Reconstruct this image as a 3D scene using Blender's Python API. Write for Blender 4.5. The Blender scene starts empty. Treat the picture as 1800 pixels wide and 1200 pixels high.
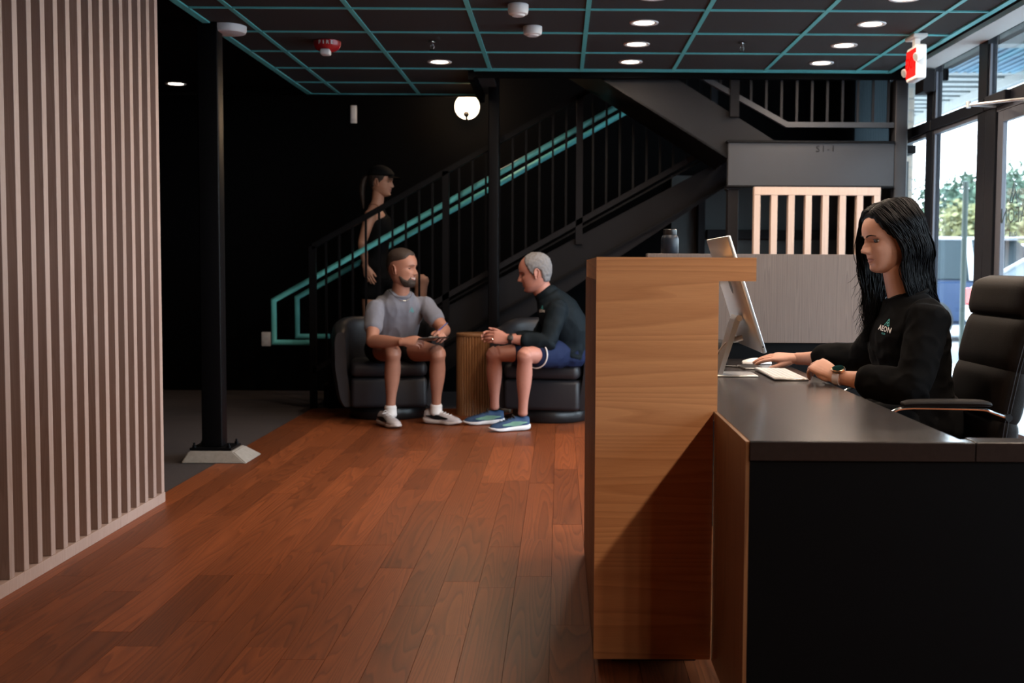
import bpy, bmesh, math, random
from math import pi, sin, cos, radians, sqrt, exp
from mathutils import Vector, Matrix, Euler, noise

random.seed(7)
S = bpy.context.scene
COL = S.collection

# ------------------------------------------------------------------ camera
cam_d = bpy.data.cameras.new('camera')
cam_d.sensor_width = 36.0
cam_d.lens = 42.0
cam_d.shift_x = -83.0 / 1800.0
cam_d.clip_start = 0.05
cam_d.clip_end = 400
cam_d.dof.use_dof = True
cam_d.dof.focus_distance = 4.1
cam_d.dof.aperture_fstop = 4.5
cam = bpy.data.objects.new('camera', cam_d)
COL.objects.link(cam)
cam.matrix_world = (Matrix.Translation((0, 0, 1.08))
                    @ Matrix.Rotation(pi / 2 - math.atan(131 / 2100), 4, 'X')
                    @ Matrix.Rotation(0.0055, 4, 'Z'))
S.camera = cam

# ------------------------------------------------------------------ sky, sun, exposure
W = bpy.data.worlds.new('sky')
S.world = W
W.use_nodes = True
_n = W.node_tree.nodes
_bg = _n['Background']
_tc = _n.new('ShaderNodeTexCoord')
_sx = _n.new('ShaderNodeSeparateXYZ')
_rp = _n.new('ShaderNodeValToRGB')
_rp.color_ramp.elements[0].position = 0.0
_rp.color_ramp.elements[0].color = (0.86, 0.93, 1.0, 1)
_rp.color_ramp.elements[1].position = 0.8
_rp.color_ramp.elements[1].color = (0.55, 0.76, 1.0, 1)
W.node_tree.links.new(_tc.outputs['Generated'], _sx.inputs[0])
W.node_tree.links.new(_sx.outputs['Z'], _rp.inputs[0])
W.node_tree.links.new(_rp.outputs[0], _bg.inputs[0])
_bg.inputs[1].default_value = 10.8

sun_d = bpy.data.lights.new('sun', 'SUN')
sun_d.energy = 12.0
sun_d.angle = radians(1.0)
sun_d.color = (1.0, 0.94, 0.82)
sun = bpy.data.objects.new('sun', sun_d)
COL.objects.link(sun)
sun.rotation_euler = Vector((0.55, 0.35, -0.9)).to_track_quat('-Z', 'Y').to_euler()

S.view_settings.view_transform = 'Standard'
S.view_settings.look = 'None'
S.view_settings.exposure = 0.3
S.view_settings.gamma = 1.0
S.view_settings.use_curve_mapping = False
S.cycles.use_denoising = True
S.cycles.max_bounces = 8
S.cycles.transparent_max_bounces = 24
S.cycles.sample_clamp_indirect = 6.0
S.cycles.caustics_reflective = False
S.cycles.caustics_refractive = False

CEIL = 2.39
LAMP_W = 7.6

# ------------------------------------------------------------------ helpers
def wm(o):
    return (wm(o.parent) @ o.matrix_basis) if o.parent else o.matrix_basis.copy()

def mesh_of(bm, smooth=False, angle=None):
    me = bpy.data.meshes.new('m')
    bm.normal_update()
    bm.to_mesh(me)
    bm.free()
    if smooth:
        me.polygons.foreach_set('use_smooth', [True] * len(me.polygons))
        if angle:
            try:
                me.set_sharp_from_angle(angle=radians(angle))
            except Exception:
                pass
    return me

def put(name, me, mats, parent=None, kind=None, label=None, cat=None, group=None):
    """link a mesh whose coordinates are world coordinates"""
    o = bpy.data.objects.new(name, me)
    me.name = name
    if not isinstance(mats, (list, tuple)):
        mats = [mats]
    for m in mats:
        me.materials.append(m)
    COL.objects.link(o)
    if parent is not None:
        me.transform(wm(parent).inverted())
        o.parent = parent
    if kind:
        o['kind'] = kind
    if label:
        o['label'] = label
    if cat:
        o['category'] = cat
    if group:
        o['group'] = group
    return o

def obj(name, bm, mats, parent=None, smooth=False, angle=35, **k):
    return put(name, mesh_of(bm, smooth, angle), mats, parent, **k)

def share(name, me, loc, parent=None, rot=(0, 0, 0), scale=(1, 1, 1), **k):
    """another object on existing mesh data, placed in the parent's space"""
    o = bpy.data.objects.new(name, me)
    COL.objects.link(o)
    o.parent = parent
    o.location = loc
    o.rotation_euler = rot
    o.scale = scale
    for a, b in k.items():
        o[a] = b
    return o

def thing(name, label, cat, loc=(0, 0, 0), rz=0.0, group=None, kind=None):
    o = bpy.data.objects.new(name, None)
    o.empty_display_size = 0.1
    COL.objects.link(o)
    o.location = loc
    o.rotation_euler = (0, 0, rz)
    if label:
        o['label'] = label
    if cat:
        o['category'] = cat
    if group:
        o['group'] = group
    if kind:
        o['kind'] = kind
    return o

def copy_tree(o, parent=None):
    c = o.copy()
    COL.objects.link(c)
    c.parent = parent
    for ch in list(o.children):
        copy_tree(ch, c)
    return c

def NB():
    return bmesh.new()

def box(bm, x0, x1, y0, y1, z0, z1, bev=0.0, M=None, seg=1):
    v = [bm.verts.new((x, y, z)) for x in (x0, x1) for y in (y0, y1) for z in (z0, z1)]
    f = [(0, 1, 3, 2), (4, 6, 7, 5), (0, 4, 5, 1), (2, 3, 7, 6), (0, 2, 6, 4), (1, 5, 7, 3)]
    fs = [bm.faces.new([v[i] for i in q]) for q in f]
    if bev > 0:
        es = list({e for q in fs for e in q.edges})
        r = bmesh.ops.bevel(bm, geom=es, offset=bev, segments=seg, profile=0.5, affect='EDGES', clamp_overlap=True)
        v = list({w for q in r['faces'] for w in q.verts} | {w for w in v if w.is_valid})
    if M is not None:
        bmesh.ops.transform(bm, matrix=M, verts=[w for w in v if w.is_valid])
    return v

def prism(bm, poly, axis, a, b):
    """extrude a 2D polygon along an axis; poly gives the other two coordinates in order"""
    def P(u, v, w):
        return {'x': (w, u, v), 'y': (u, w, v), 'z': (u, v, w)}[axis]
    A = [bm.verts.new(P(u, v, a)) for u, v in poly]
    B = [bm.verts.new(P(u, v, b)) for u, v in poly]
    n = len(poly)
    bm.faces.new(A)
    bm.faces.new(B[::-1])
    for i in range(n):
        bm.faces.new((A[i], B[i], B[(i + 1) % n], A[(i + 1) % n]))
    return A + B

def frame_of(t, hint):
    t = t.normalized()
    x = hint - t * hint.dot(t)
    if x.length < 1e-5:
        x = Vector((1, 0, 0)) - t * t.x
        if x.length < 1e-4:
            x = Vector((0, 1, 0)) - t * t.y
    x.normalize()
    return x, t.cross(x)

def rings(bm, R, closed=False, cap=True):
    n = len(R[0])
    m = len(R)
    for i in range(m if closed else m - 1):
        a, b = R[i], R[(i + 1) % m]
        for j in range(n):
            try:
                bm.faces.new((a[j], a[(j + 1) % n], b[(j + 1) % n], b[j]))
            except ValueError:
                pass
    if cap and not closed:
        try:
            bm.faces.new(R[0][::-1])
            bm.faces.new(R[-1])
        except ValueError:
            pass

def tube(bm, pts, r, n=10, closed=False, hint=(0, 0, 1), mitre=True):
    """tube through points, r number or list"""
    P = [Vector(p) for p in pts]
    m = len(P)
    R = []
    hint = Vector(hint)
    prev = None
    for i, p in enumerate(P):
        if closed:
            t0, t1 = (p - P[i - 1]).normalized(), (P[(i + 1) % m] - p).normalized()
        else:
            t0 = (p - P[i - 1]).normalized() if i else (P[1] - p).normalized()
            t1 = (P[i + 1] - p).normalized() if i < m - 1 else t0
        t = (t0 + t1)
        if t.length < 1e-6:
            t = t1
        t.normalize()
        h = prev if prev is not None else hint
        x, y = frame_of(t, h)
        prev = x
        rr = r[i] if isinstance(r, (list, tuple)) else r
        k = 1.0
        if mitre:
            k = 1.0 / max(0.5, t.dot(t1))
        b = (t1 - t0)
        ring = []
        for j in range(n):
            a = 2 * pi * j / n
            d = x * cos(a) + y * sin(a)
            if k > 1.001 and b.length > 1e-6:
                bn = b.normalized()
                d = d + bn * (d.dot(bn) * (k - 1))
            ring.append(bm.verts.new(p + d * rr))
        R.append(ring)
    rings(bm, R, closed)
    return R

def cyl(bm, p0, p1, r0, r1=None, n=16):
    return tube(bm, [p0, p1], [r0, r0 if r1 is None else r1], n, mitre=False, hint=(0.3, 0.9, 0.2))

def lathe(bm, prof, c=(0, 0, 0), n=24, M=None):
    """profile of (r, z) about the vertical through c"""
    R = []
    vs = []
    for r, z in prof:
        ring = [bm.verts.new((c[0] + r * cos(2 * pi * j / n), c[1] + r * sin(2 * pi * j / n), c[2] + z)) for j in range(n)]
        R.append(ring)
        vs += ring
    rings(bm, R)
    if M is not None:
        bmesh.ops.transform(bm, matrix=M, verts=vs)
    return vs

def crom(P, k):
    """Catmull-Rom through a list of equal-length tuples, k steps per span"""
    out = []
    m = len(P)
    for i in range(m - 1):
        p0 = P[max(i - 1, 0)]
        p1, p2 = P[i], P[i + 1]
        p3 = P[min(i + 2, m - 1)]
        for s in range(k):
            t = s / k
            out.append(tuple(0.5 * (2 * b + (c - a) * t + (2 * a - 5 * b + 4 * c - d) * t * t + (3 * b - a - 3 * c + d) * t ** 3)
                             for a, b, c, d in zip(p0, p1, p2, p3)))
    out.append(tuple(P[-1]))
    return out

def loft(bm, secs, hint, k=4, n=20, power=1.0, cap=True):
    """secs: (point, ra, rb); ra along the hint direction, rb across"""
    Q = crom([(*p, a, b) for p, a, b in secs], k)
    P = [Vector(q[:3]) for q in Q]
    R = []
    h = Vector(hint)
    for i, q in enumerate(Q):
        t = P[min(i + 1, len(P) - 1)] - P[max(i - 1, 0)]
        x, y = frame_of(t, h)
        ring = []
        for j in range(n):
            a = 2 * pi * j / n
            ca, sa = cos(a), sin(a)
            if power != 1.0:
                ca = math.copysign(abs(ca) ** power, ca)
                sa = math.copysign(abs(sa) ** power, sa)
            ring.append(bm.verts.new(P[i] + x * (ca * max(q[3], 1e-4)) + y * (sa * max(q[4], 1e-4))))
        R.append(ring)
    if cap:   # rounded ends
        for e, sg in ((0, -1), (-1, 1)):
            q = Q[e]
            t = (P[1] - P[0]) if e == 0 else (P[-1] - P[-2])
            t.normalize()
            c = P[e]
            rr = min(q[3], q[4])
            extra = []
            for f in (0.5, 0.85):
                extra.append([bm.verts.new(c + (v.co - c) * sqrt(1 - f * f) + t * (sg * rr * f * 0.6)) for v in R[e]])
            if e == 0:
                R = extra[::-1] + R
            else:
                R = R + extra
    rings(bm, R)
    return R

def ellip(bm, c, r, M=None, u=20, v=14):
    X = Matrix.Translation(c) @ (M.to_4x4() if M is not None else Matrix()) @ Matrix.Diagonal((r[0], r[1], r[2], 1))
    bmesh.ops.create_uvsphere(bm, u_segments=u, v_segments=v, radius=1.0, matrix=X)

def remesh(bm, voxel, smooth=4, fac=0.5):
    """fuse closed shapes into one continuous skin"""
    bmesh.ops.recalc_face_normals(bm, faces=bm.faces)
    me = bpy.data.meshes.new('tmp')
    bm.to_mesh(me)
    bm.free()
    o = bpy.data.objects.new('tmp', me)
    COL.objects.link(o)
    m = o.modifiers.new('r', 'REMESH')
    m.mode = 'VOXEL'
    m.voxel_size = voxel
    if smooth:
        s = o.modifiers.new('s', 'SMOOTH')
        s.factor = fac
        s.iterations = smooth
    dg = bpy.context.evaluated_depsgraph_get()
    out = bpy.data.meshes.new_from_object(o.evaluated_get(dg))
    bpy.data.objects.remove(o)
    bpy.data.meshes.remove(me)
    out.polygons.foreach_set('use_smooth', [True] * len(out.polygons))
    return out

def text_mesh(s, size, M, extrude=0.0006, spacing=1.0, bold=0.0):
    c = bpy.data.curves.new('t', 'FONT')
    c.body = s
    c.size = size
    c.extrude = extrude
    c.offset = bold
    c.resolution_u = 3
    c.align_x = 'CENTER'
    c.align_y = 'CENTER'
    c.space_character = spacing
    o = bpy.data.objects.new('t', c)
    COL.objects.link(o)
    dg = bpy.context.evaluated_depsgraph_get()
    me = bpy.data.meshes.new_from_object(o.evaluated_get(dg))
    bpy.data.objects.remove(o)
    bpy.data.curves.remove(c)
    me.materials.clear()
    me.transform(M)
    return me

def axes(origin, x, z):
    """matrix with local x and local z (normal) given in world space"""
    x = Vector(x).normalized()
    z = Vector(z)
    z = (z - x * z.dot(x)).normalized()
    y = z.cross(x)
    m = Matrix((x, y, z)).transposed().to_4x4()
    m.translation = Vector(origin)
    return m
# ------------------------------------------------------------------ materials
def _new(name):
    m = bpy.data.materials.new(name)
    m.use_nodes = True
    nt = m.node_tree
    return m, nt.nodes, nt.links, nt.nodes['Principled BSDF']

def plain(name, col, rough=0.5, metal=0.0, spec=0.5, var=0.12, scale=30.0, bump=0.0, coat=0.0, sheen=0.0, sss=0.0, stretch=None, emit=None, estr=0.0, space='pos'):
    """one colour with a little procedural unevenness in tone and relief"""
    m, N, L, B = _new(name)
    g = N.new('ShaderNodeNewGeometry') if space == 'pos' else N.new('ShaderNodeTexCoord')
    out = g.outputs['Position'] if space == 'pos' else g.outputs['Object']
    nz = N.new('ShaderNodeTexNoise')
    nz.inputs['Scale'].default_value = scale
    nz.inputs['Detail'].default_value = 4
    if stretch:
        mp = N.new('ShaderNodeMapping')
        mp.inputs['Scale'].default_value = stretch
        L.new(out, mp.inputs[0])
        out = mp.outputs[0]
    L.new(out, nz.inputs['Vector'])
    mx = N.new('ShaderNodeMix')
    mx.data_type = 'RGBA'
    L.new(nz.outputs['Fac'], mx.inputs['Factor'])
    mx.inputs['A'].default_value = (*[c * (1 - var) for c in col], 1)
    mx.inputs['B'].default_value = (*[min(1, c * (1 + var)) for c in col], 1)
    L.new(mx.outputs['Result'], B.inputs['Base Color'])
    B.inputs['Roughness'].default_value = rough
    B.inputs['Metallic'].default_value = metal
    B.inputs['Specular IOR Level'].default_value = spec
    B.inputs['Coat Weight'].default_value = coat
    B.inputs['Sheen Weight'].default_value = sheen
    if sss:
        B.inputs['Subsurface Weight'].default_value = sss
        B.inputs['Subsurface Radius'].default_value = (1, 0.35, 0.2)
        B.inputs['Subsurface Scale'].default_value = 0.006
    if bump:
        bp = N.new('ShaderNodeBump')
        bp.inputs['Strength'].default_value = bump
        bp.inputs['Distance'].default_value = 0.004
        L.new(nz.outputs['Fac'], bp.inputs['Height'])
        L.new(bp.outputs[0], B.inputs['Normal'])
    if emit:
        B.inputs['Emission Color'].default_value = (*emit, 1)
        B.inputs['Emission Strength'].default_value = estr
    return m

def wood(name, dark, light, axis='y', across=22.0, along=1.1, rough=0.42, coat=0.0, vary=0.25, fiber=0.5, rings_=0.55, bump=0.06, ring_scale=1.0, spec=0.4):
    """oak-like grain running along an axis; every object gets its own cut of the log"""
    m, N, L, B = _new(name)
    g = N.new('ShaderNodeNewGeometry')
    oi = N.new('ShaderNodeObjectInfo')
    rm = N.new('ShaderNodeVectorMath')
    rm.operation = 'SCALE'
    cv = N.new('ShaderNodeCombineXYZ')
    for i in range(3):
        L.new(oi.outputs['Random'], cv.inputs[i])
    L.new(cv.outputs[0], rm.inputs[0])
    rm.inputs['Scale'].default_value = 37.0
    ad = N.new('ShaderNodeVectorMath')
    L.new(g.outputs['Position'], ad.inputs[0])
    L.new(rm.outputs[0], ad.inputs[1])
    mp = N.new('ShaderNodeMapping')
    sc = {'x': (along, across, across), 'y': (across, along, across), 'z': (across, across, along)}[axis]
    mp.inputs['Scale'].default_value = sc
    L.new(ad.outputs[0], mp.inputs[0])
    # slow contour field whose level lines make the cathedral figure
    n1 = N.new('ShaderNodeTexNoise')
    n1.inputs['Scale'].default_value = 0.30 * ring_scale
    n1.inputs['Detail'].default_value = 1.5
    n1.inputs['Roughness'].default_value = 0.4
    L.new(mp.outputs[0], n1.inputs['Vector'])
    mu = N.new('ShaderNodeMath')
    mu.operation = 'MULTIPLY'
    mu.inputs[1].default_value = 26.0
    L.new(n1.outputs['Fac'], mu.inputs[0])
    fr = N.new('ShaderNodeMath')
    fr.operation = 'FRACT'
    L.new(mu.outputs[0], fr.inputs[0])
    rr = N.new('ShaderNodeValToRGB')
    e = rr.color_ramp.elements
    e[0].position = 0.0
    e[0].color = (1, 1, 1, 1)
    e[1].position = 1.0
    e[1].color = (0.75, 0.75, 0.75, 1)
    a = e.new(0.75)
    a.color = (0.35, 0.35, 0.35, 1)
    a = e.new(0.88)
    a.color = (0.0, 0.0, 0.0, 1)
    L.new(fr.outputs[0], rr.inputs[0])
    n2 = N.new('ShaderNodeTexNoise')
    n2.inputs['Scale'].default_value = 9.0
    n2.inputs['Detail'].default_value = 5
    n2.inputs['Roughness'].default_value = 0.65
    L.new(mp.outputs[0], n2.inputs['Vector'])
    n3 = N.new('ShaderNodeTexNoise')
    n3.inputs['Scale'].default_value = 1.2
    n3.inputs['Detail'].default_value = 2
    L.new(ad.outputs[0], n3.inputs['Vector'])
    mixA = N.new('ShaderNodeMix')
    mixA.data_type = 'FLOAT'
    mixA.inputs['Factor'].default_value = rings_
    L.new(n2.outputs['Fac'], mixA.inputs['A'])
    L.new(rr.outputs[0], mixA.inputs['B'])
    mc = N.new('ShaderNodeMix')
    mc.data_type = 'RGBA'
    mc.inputs['A'].default_value = (*dark, 1)
    mc.inputs['B'].default_value = (*light, 1)
    L.new(mixA.outputs['Result'], mc.inputs['Factor'])
    # board-to-board tone
    hv = N.new('ShaderNodeHueSaturation')
    mr = N.new('ShaderNodeMapRange')
    mr.inputs['To Min'].default_value = 1 - vary
    mr.inputs['To Max'].default_value = 1 + vary
    L.new(oi.outputs['Random'], mr.inputs['Value'])
    mm = N.new('ShaderNodeMath')
    mm.operation = 'MULTIPLY'
    mr2 = N.new('ShaderNodeMapRange')
    mr2.inputs['To Min'].default_value = 0.9
    mr2.inputs['To Max'].default_value = 1.1
    L.new(n3.outputs['Fac'], mr2.inputs['Value'])
    L.new(mr.outputs[0], mm.inputs[0])
    L.new(mr2.outputs[0], mm.inputs[1])
    L.new(mm.outputs[0], hv.inputs['Value'])
    L.new(mc.outputs['Result'], hv.inputs['Color'])
    L.new(hv.outputs[0], B.inputs['Base Color'])
    B.inputs['Roughness'].default_value = rough
    B.inputs['Coat Weight'].default_value = coat
    B.inputs['Coat Roughness'].default_value = 0.3
    B.inputs['Specular IOR Level'].default_value = spec
    bp = N.new('ShaderNodeBump')
    bp.inputs['Strength'].default_value = bump
    bp.inputs['Distance'].default_value = 0.002
    L.new(n2.outputs['Fac'], bp.inputs['Height'])
    L.new(bp.outputs[0], B.inputs['Normal'])
    return m

def glass(name, tint=(0.93, 0.97, 0.98), refl=0.06):
    m, N, L, B = _new(name)
    N.remove(B)
    tr = N.new('ShaderNodeBsdfTransparent')
    tr.inputs[0].default_value = (*tint, 1)
    gl = N.new('ShaderNodeBsdfGlossy')
    gl.inputs['Roughness'].default_value = 0.02
    lw = N.new('ShaderNodeLayerWeight')
    lw.inputs['Blend'].default_value = 0.12
    mr = N.new('ShaderNodeMapRange')
    mr.inputs['To Min'].default_value = refl * 0.6
    mr.inputs['To Max'].default_value = 0.35
    L.new(lw.outputs['Fresnel'], mr.inputs['Value'])
    mx = N.new('ShaderNodeMixShader')
    L.new(mr.outputs[0], mx.inputs[0])
    L.new(tr.outputs[0], mx.inputs[1])
    L.new(gl.outputs[0], mx.inputs[2])
    L.new(mx.outputs[0], N['Material Output'].inputs['Surface'])
    return m

def glow(name, col, s):
    m, N, L, B = _new(name)
    B.inputs['Base Color'].default_value = (*[min(1, c) * 0.25 for c in col], 1)
    B.inputs['Specular IOR Level'].default_value = 0.0
    B.inputs['Roughness'].default_value = 0.9
    B.inputs['Emission Color'].default_value = (*col, 1)
    B.inputs['Emission Strength'].default_value = s
    return m

M_plank = wood('oak_plank', (0.085, 0.021, 0.007), (0.275, 0.076, 0.024), 'y', 26, 1.3, rough=0.42, spec=0.22, coat=0.0, vary=0.27, rings_=0.5, bump=0.08)
M_slat = wood('ash_slat', (0.27, 0.182, 0.152), (0.42, 0.312, 0.272), 'z', 45, 1.6, rough=0.6, vary=0.10, rings_=0.4, bump=0.12)
M_counter = wood('oak_veneer', (0.56, 0.225, 0.085), (0.88, 0.43, 0.19), 'x', 42, 1.6, rough=0.45, coat=0.0, vary=0.02, rings_=0.45, bump=0.05, ring_scale=0.5)
M_flute = wood('fluted_oak', (0.16, 0.07, 0.03), (0.36, 0.18, 0.08), 'z', 30, 1.0, rough=0.4, vary=0.1)
M_greywood = wood('grey_laminate', (0.095, 0.072, 0.062), (0.200, 0.158, 0.138), 'z', 60, 1.2, rough=0.5, vary=0.02, rings_=0.35, bump=0.04)
M_wall = plain('black_wall_paint', (0.0016, 0.0016, 0.0019), 0.8, var=0.15, scale=3, spec=0.05)
M_grey_wall = plain('charcoal_wall_paint', (0.030, 0.038, 0.040), 0.6, var=0.15, scale=3)
M_carpet = plain('charcoal_carpet', (0.062, 0.052, 0.052), 0.95, var=0.45, scale=180, bump=0.5, spec=0.1)
M_tile = plain('black_ceiling_tile', (0.045, 0.043, 0.042), 0.9, var=0.3, scale=160, bump=0.2, spec=0.2)
M_teal = plain('teal_paint', (0.13, 0.55, 0.56), 0.45, var=0.08, scale=8)
M_steel = plain('black_painted_steel', (0.0032, 0.0032, 0.004), 0.45, var=0.15, scale=12, spec=0.10)
M_steel2 = plain('charcoal_painted_steel', (0.009, 0.0085, 0.010), 0.6, var=0.12, scale=10, spec=0.12)
M_beam = plain('window_lit_grey_steel', (0.019, 0.0205, 0.026), 0.5, var=0.12, scale=10)  # grey paint with the bluish window light put into its colour
M_mid = plain('dark_grey_painted_steel', (0.013, 0.013, 0.015), 0.6, var=0.12, scale=10, spec=0.15)
M_alu = plain('dark_bronze_aluminium', (0.008, 0.0095, 0.014), 0.45, var=0.08, spec=0.15)
M_alu_light = plain('grey_aluminium', (0.085, 0.095, 0.12), 0.45, metal=0.1, var=0.06)
M_soffit = plain('pale_grey_soffit', (0.50, 0.50, 0.48), 0.6, var=0.05, scale=4)
M_white = plain('white_plastic', (0.72, 0.70, 0.70), 0.4, var=0.03)
M_white2 = plain('white_enamel', (0.8, 0.8, 0.8), 0.3, var=0.03)
M_red = plain('red_plastic', (0.42, 0.015, 0.02), 0.25, var=0.05, coat=0.3)
M_chrome = plain('chrome', (0.75, 0.75, 0.76), 0.15, metal=1.0, var=0.03)
M_brushed = plain('silver_aluminium', (0.72, 0.73, 0.74), 0.32, metal=0.85, var=0.03)
M_concrete = plain('concrete', (0.26, 0.235, 0.21), 0.85, var=0.25, scale=40, bump=0.4)
M_leather = plain('charcoal_leather', (0.017, 0.017, 0.021), 0.45, var=0.2, scale=220, bump=0.12, spec=0.4)
M_leather2 = plain('black_leather', (0.005, 0.0034, 0.003), 0.6, var=0.2, scale=260, bump=0.15, spec=0.12)
M_desktop = plain('dark_desk_laminate', (0.026, 0.021, 0.020), 0.22, var=0.2, scale=90, bump=0.02, spec=0.55)
M_deskpanel = plain('black_desk_panel', (0.001, 0.0014, 0.0022), 0.65, var=0.3, scale=20, spec=0.12)
M_black = plain('black_plastic', (0.008, 0.008, 0.009), 0.35, var=0.1)
M_rubber = plain('black_rubber', (0.006, 0.006, 0.006), 0.7, var=0.1)
M_glass = glass('window_glass')
M_print = plain('dark_vinyl_print', (0.05, 0.08, 0.08), 0.5, var=0.02)
M_tealprint = plain('teal_print', (0.05, 0.34, 0.34), 0.6, var=0.02)
M_whiteprint = plain('white_print', (0.75, 0.72, 0.70), 0.6, var=0.02)
# ------------------------------------------------------------------ floors
FX0, FX1, FY1 = -1.87, 2.44, 9.04
b = NB()
box(b, FX0, FX1, -3.0, FY1, -0.06, -0.013)
floor = obj('floor', b, M_deskpanel, kind='structure', label='reddish brown oak plank floor')
b = NB()
box(b, FX0, FX1, -3.0, 2.4, -0.012, 0.0)
obj('plank_field', b, M_plank, floor, kind='stuff')
_bx = NB()
box(_bx, 0, 1, 0, 1, -0.012, 0.0)
_pm = mesh_of(_bx)
_pm.name = 'plank'
_pm.materials.append(M_plank)
rs = random.Random(11)
PW = (FX1 - FX0) / 35
for i in range(35):
    y = 2.4 - rs.random() * 0.9
    while y < FY1:
        ln = rs.choice((0.55, 0.75, 0.95, 1.15, 1.35)) + rs.random() * 0.1
        a, c = max(y, 2.4), min(y + ln, FY1)
        if c - a > 0.08:
            share('plank', _pm, (FX0 + i * PW + 0.0006, a + 0.0006, rs.random() * 0.0005), floor, scale=(PW - 0.0012, c - a - 0.0012, 1))
        y += ln
b = NB()
box(b, -5.3, FX0, 4.9, 10.3, -0.06, -0.002)
obj('floor', b, M_carpet, kind='structure', label='charcoal carpet beyond the slat wall')
b = NB()
box(b, FX0, 2.6, FY1, 10.45, -0.06, -0.002)
obj('floor', b, M_carpet, kind='structure', label='dark floor under the stairs')

# ------------------------------------------------------------------ dark walls
def wall(name, x0, x1, y0, y1, z0, z1, m, label=None):
    b = NB()
    box(b, x0, x1, y0, y1, z0, z1)
    return obj(name, b, m, kind='structure', label=label)
wall_back = wall('wall_back', -5.3, 2.6, 10.3, 10.45, -0.05, 4.7, M_wall, 'black wall behind the staircase')
wall('wall_far_left', -5.45, -5.3, 4.9, 10.3, -0.05, 2.5, M_wall)
wall('wall_corridor', -5.3, -1.95, 4.9, 5.0, -0.05, 2.5, M_wall)
wall('wall_near_left', -2.0, -1.88, -3.0, 2.55, -0.05, 2.5, M_wall)
wall('wall_near_right', 2.45, 2.6, -3.0, 1.98, -0.05, 2.5, M_wall)
wall('wall_rear', -2.0, 2.6, -3.15, -3.0, -0.05, 2.5, M_grey_wall)
wall('wall_under_stair', 0.95, 2.44, 10.22, 10.29, 0, 1.86, M_grey_wall, 'charcoal wall under the stair landing')
wall('wall_upper_left', -5.3, -5.2, 9.3, 10.3, 2.5, 4.7, M_wall)

# slatted partition on the left
wall_left = wall('wall_left', -1.93, -1.868, 2.55, 5.42, 0.0, CEIL, M_slat, 'tall partition of pale vertical wooden slats')
b = NB()
box(b, -0.03, 0.035, 0, 0.037, 0, CEIL - 0.09, 0.0012)
_sm = mesh_of(b)
_sm.name = 'slat'
_sm.materials.append(M_slat)
for k in range(26):
    share('slat', _sm, (-1.835, 5.369 - 0.1073 * k, 0.045), wall_left)
b = NB()
box(b, -1.868, -1.797, 2.55, 5.408, 0.0, 0.045, 0.001)
obj('base_rail', b, M_slat, wall_left)
b = NB()
box(b, -1.868, -1.797, 2.55, 5.408, CEIL - 0.045, CEIL, 0.001)
obj('top_rail', b, M_slat, wall_left)

# ------------------------------------------------------------------ ceiling
CX0, CX1, CY1, CY2, CSTEP = -1.92, 2.20, 8.10, 9.24, -0.58
b = NB()
box(b, CX0, 2.62, -3.1, CY1, CEIL + 0.03, CEIL + 0.12)
box(b, CX0, CSTEP, CY1, CY2, CEIL + 0.03, CEIL + 0.12)
ceiling = obj('ceiling', b, M_wall, kind='structure', label='black tile ceiling with a teal grid')
mains = [0.139 + 0.61 * k for k in range(-3, 4)]
cross = [6.19 + 0.6175 * k for k in range(-14, 6)]
xs = [CX0] + mains + [CX1]
ys = [-3.0] + [c for c in cross if -2.9 < c < CY2 - 0.1]
_bx = NB()
box(_bx, 0, 1, 0, 1, 0, 0.02)
_tm = mesh_of(_bx)
_tm.name = 'ceiling_tile'
_tm.materials.append(M_tile)
for i in range(len(xs) - 1):
    far = CY2 if xs[i + 1] < CSTEP + 0.2 else CY1
    yy = [y for y in ys if y < far - 0.05] + [far]
    for j in range(len(yy) - 1):
        share('ceiling_tile', _tm, (xs[i], yy[j], CEIL + 0.004), ceiling, scale=(xs[i + 1] - xs[i], yy[j + 1] - yy[j], 1))
def bar(name, x0, x1, y0, y1, z0, z1, m, p):
    b = NB()
    box(b, x0, x1, y0, y1, z0, z1)
    return obj(name, b, m, p)
T = 0.0125
for x in mains:
    bar('grid_bar', x - T, x + T, -3.0, CY2 if x < CSTEP else CY1, CEIL - 0.002, CEIL + 0.006, M_teal, ceiling)
for y in ys[1:]:
    bar('grid_bar', CX0, CX1 if y < CY1 - 0.03 else CSTEP, y - 0.011, y + 0.011, CEIL - 0.003, CEIL + 0.005, M_teal, ceiling)
bar('edge_trim', CX0 - 0.02, CX0 + 0.02, -3.0, CY2, CEIL - 0.004, CEIL + 0.03, M_teal, ceiling)
bar('edge_trim', CSTEP, CX1, CY1 - 0.03, CY1, CEIL - 0.006, CEIL + 0.03, M_teal, ceiling)
bar('edge_trim', CX0, CSTEP, CY2 - 0.02, CY2, CEIL - 0.004, CEIL + 0.03, M_teal, ceiling)
bar('edge_trim', CX1 - 0.02, CX1 + 0.015, -3.0, CY1, CEIL - 0.004, CEIL + 0.03, M_teal, ceiling)
bar('fascia', CSTEP, 2.6, CY1 + 0.001, CY1 + 0.04, CEIL - 0.045, 4.7, M_wall, ceiling)
bar('fascia', CSTEP - 0.04, CSTEP, CY1, CY2, CEIL - 0.06, 4.7, M_wall, ceiling)
bar('fascia', -5.3, CSTEP, CY2 + 0.001, CY2 + 0.06, CEIL - 0.01, 4.7, M_wall, ceiling)
bar('roof_deck', -5.3, 2.62, 8.0, 10.45, 4.7, 4.8, M_wall, ceiling)
b = NB()
box(b, -5.3, CX0 - 0.02, 4.9, CY2, 2.42, 2.52)
obj('ceiling', b, M_wall, kind='structure', label='black ceiling over the carpeted corridor')
b = NB()
box(b, CX1 + 0.10, 2.452, -3.0, 8.45, CEIL + 0.002, CEIL + 0.03)
obj('trim_1', b, M_soffit, kind='structure', label='pale grey soffit above the windows')

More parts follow.
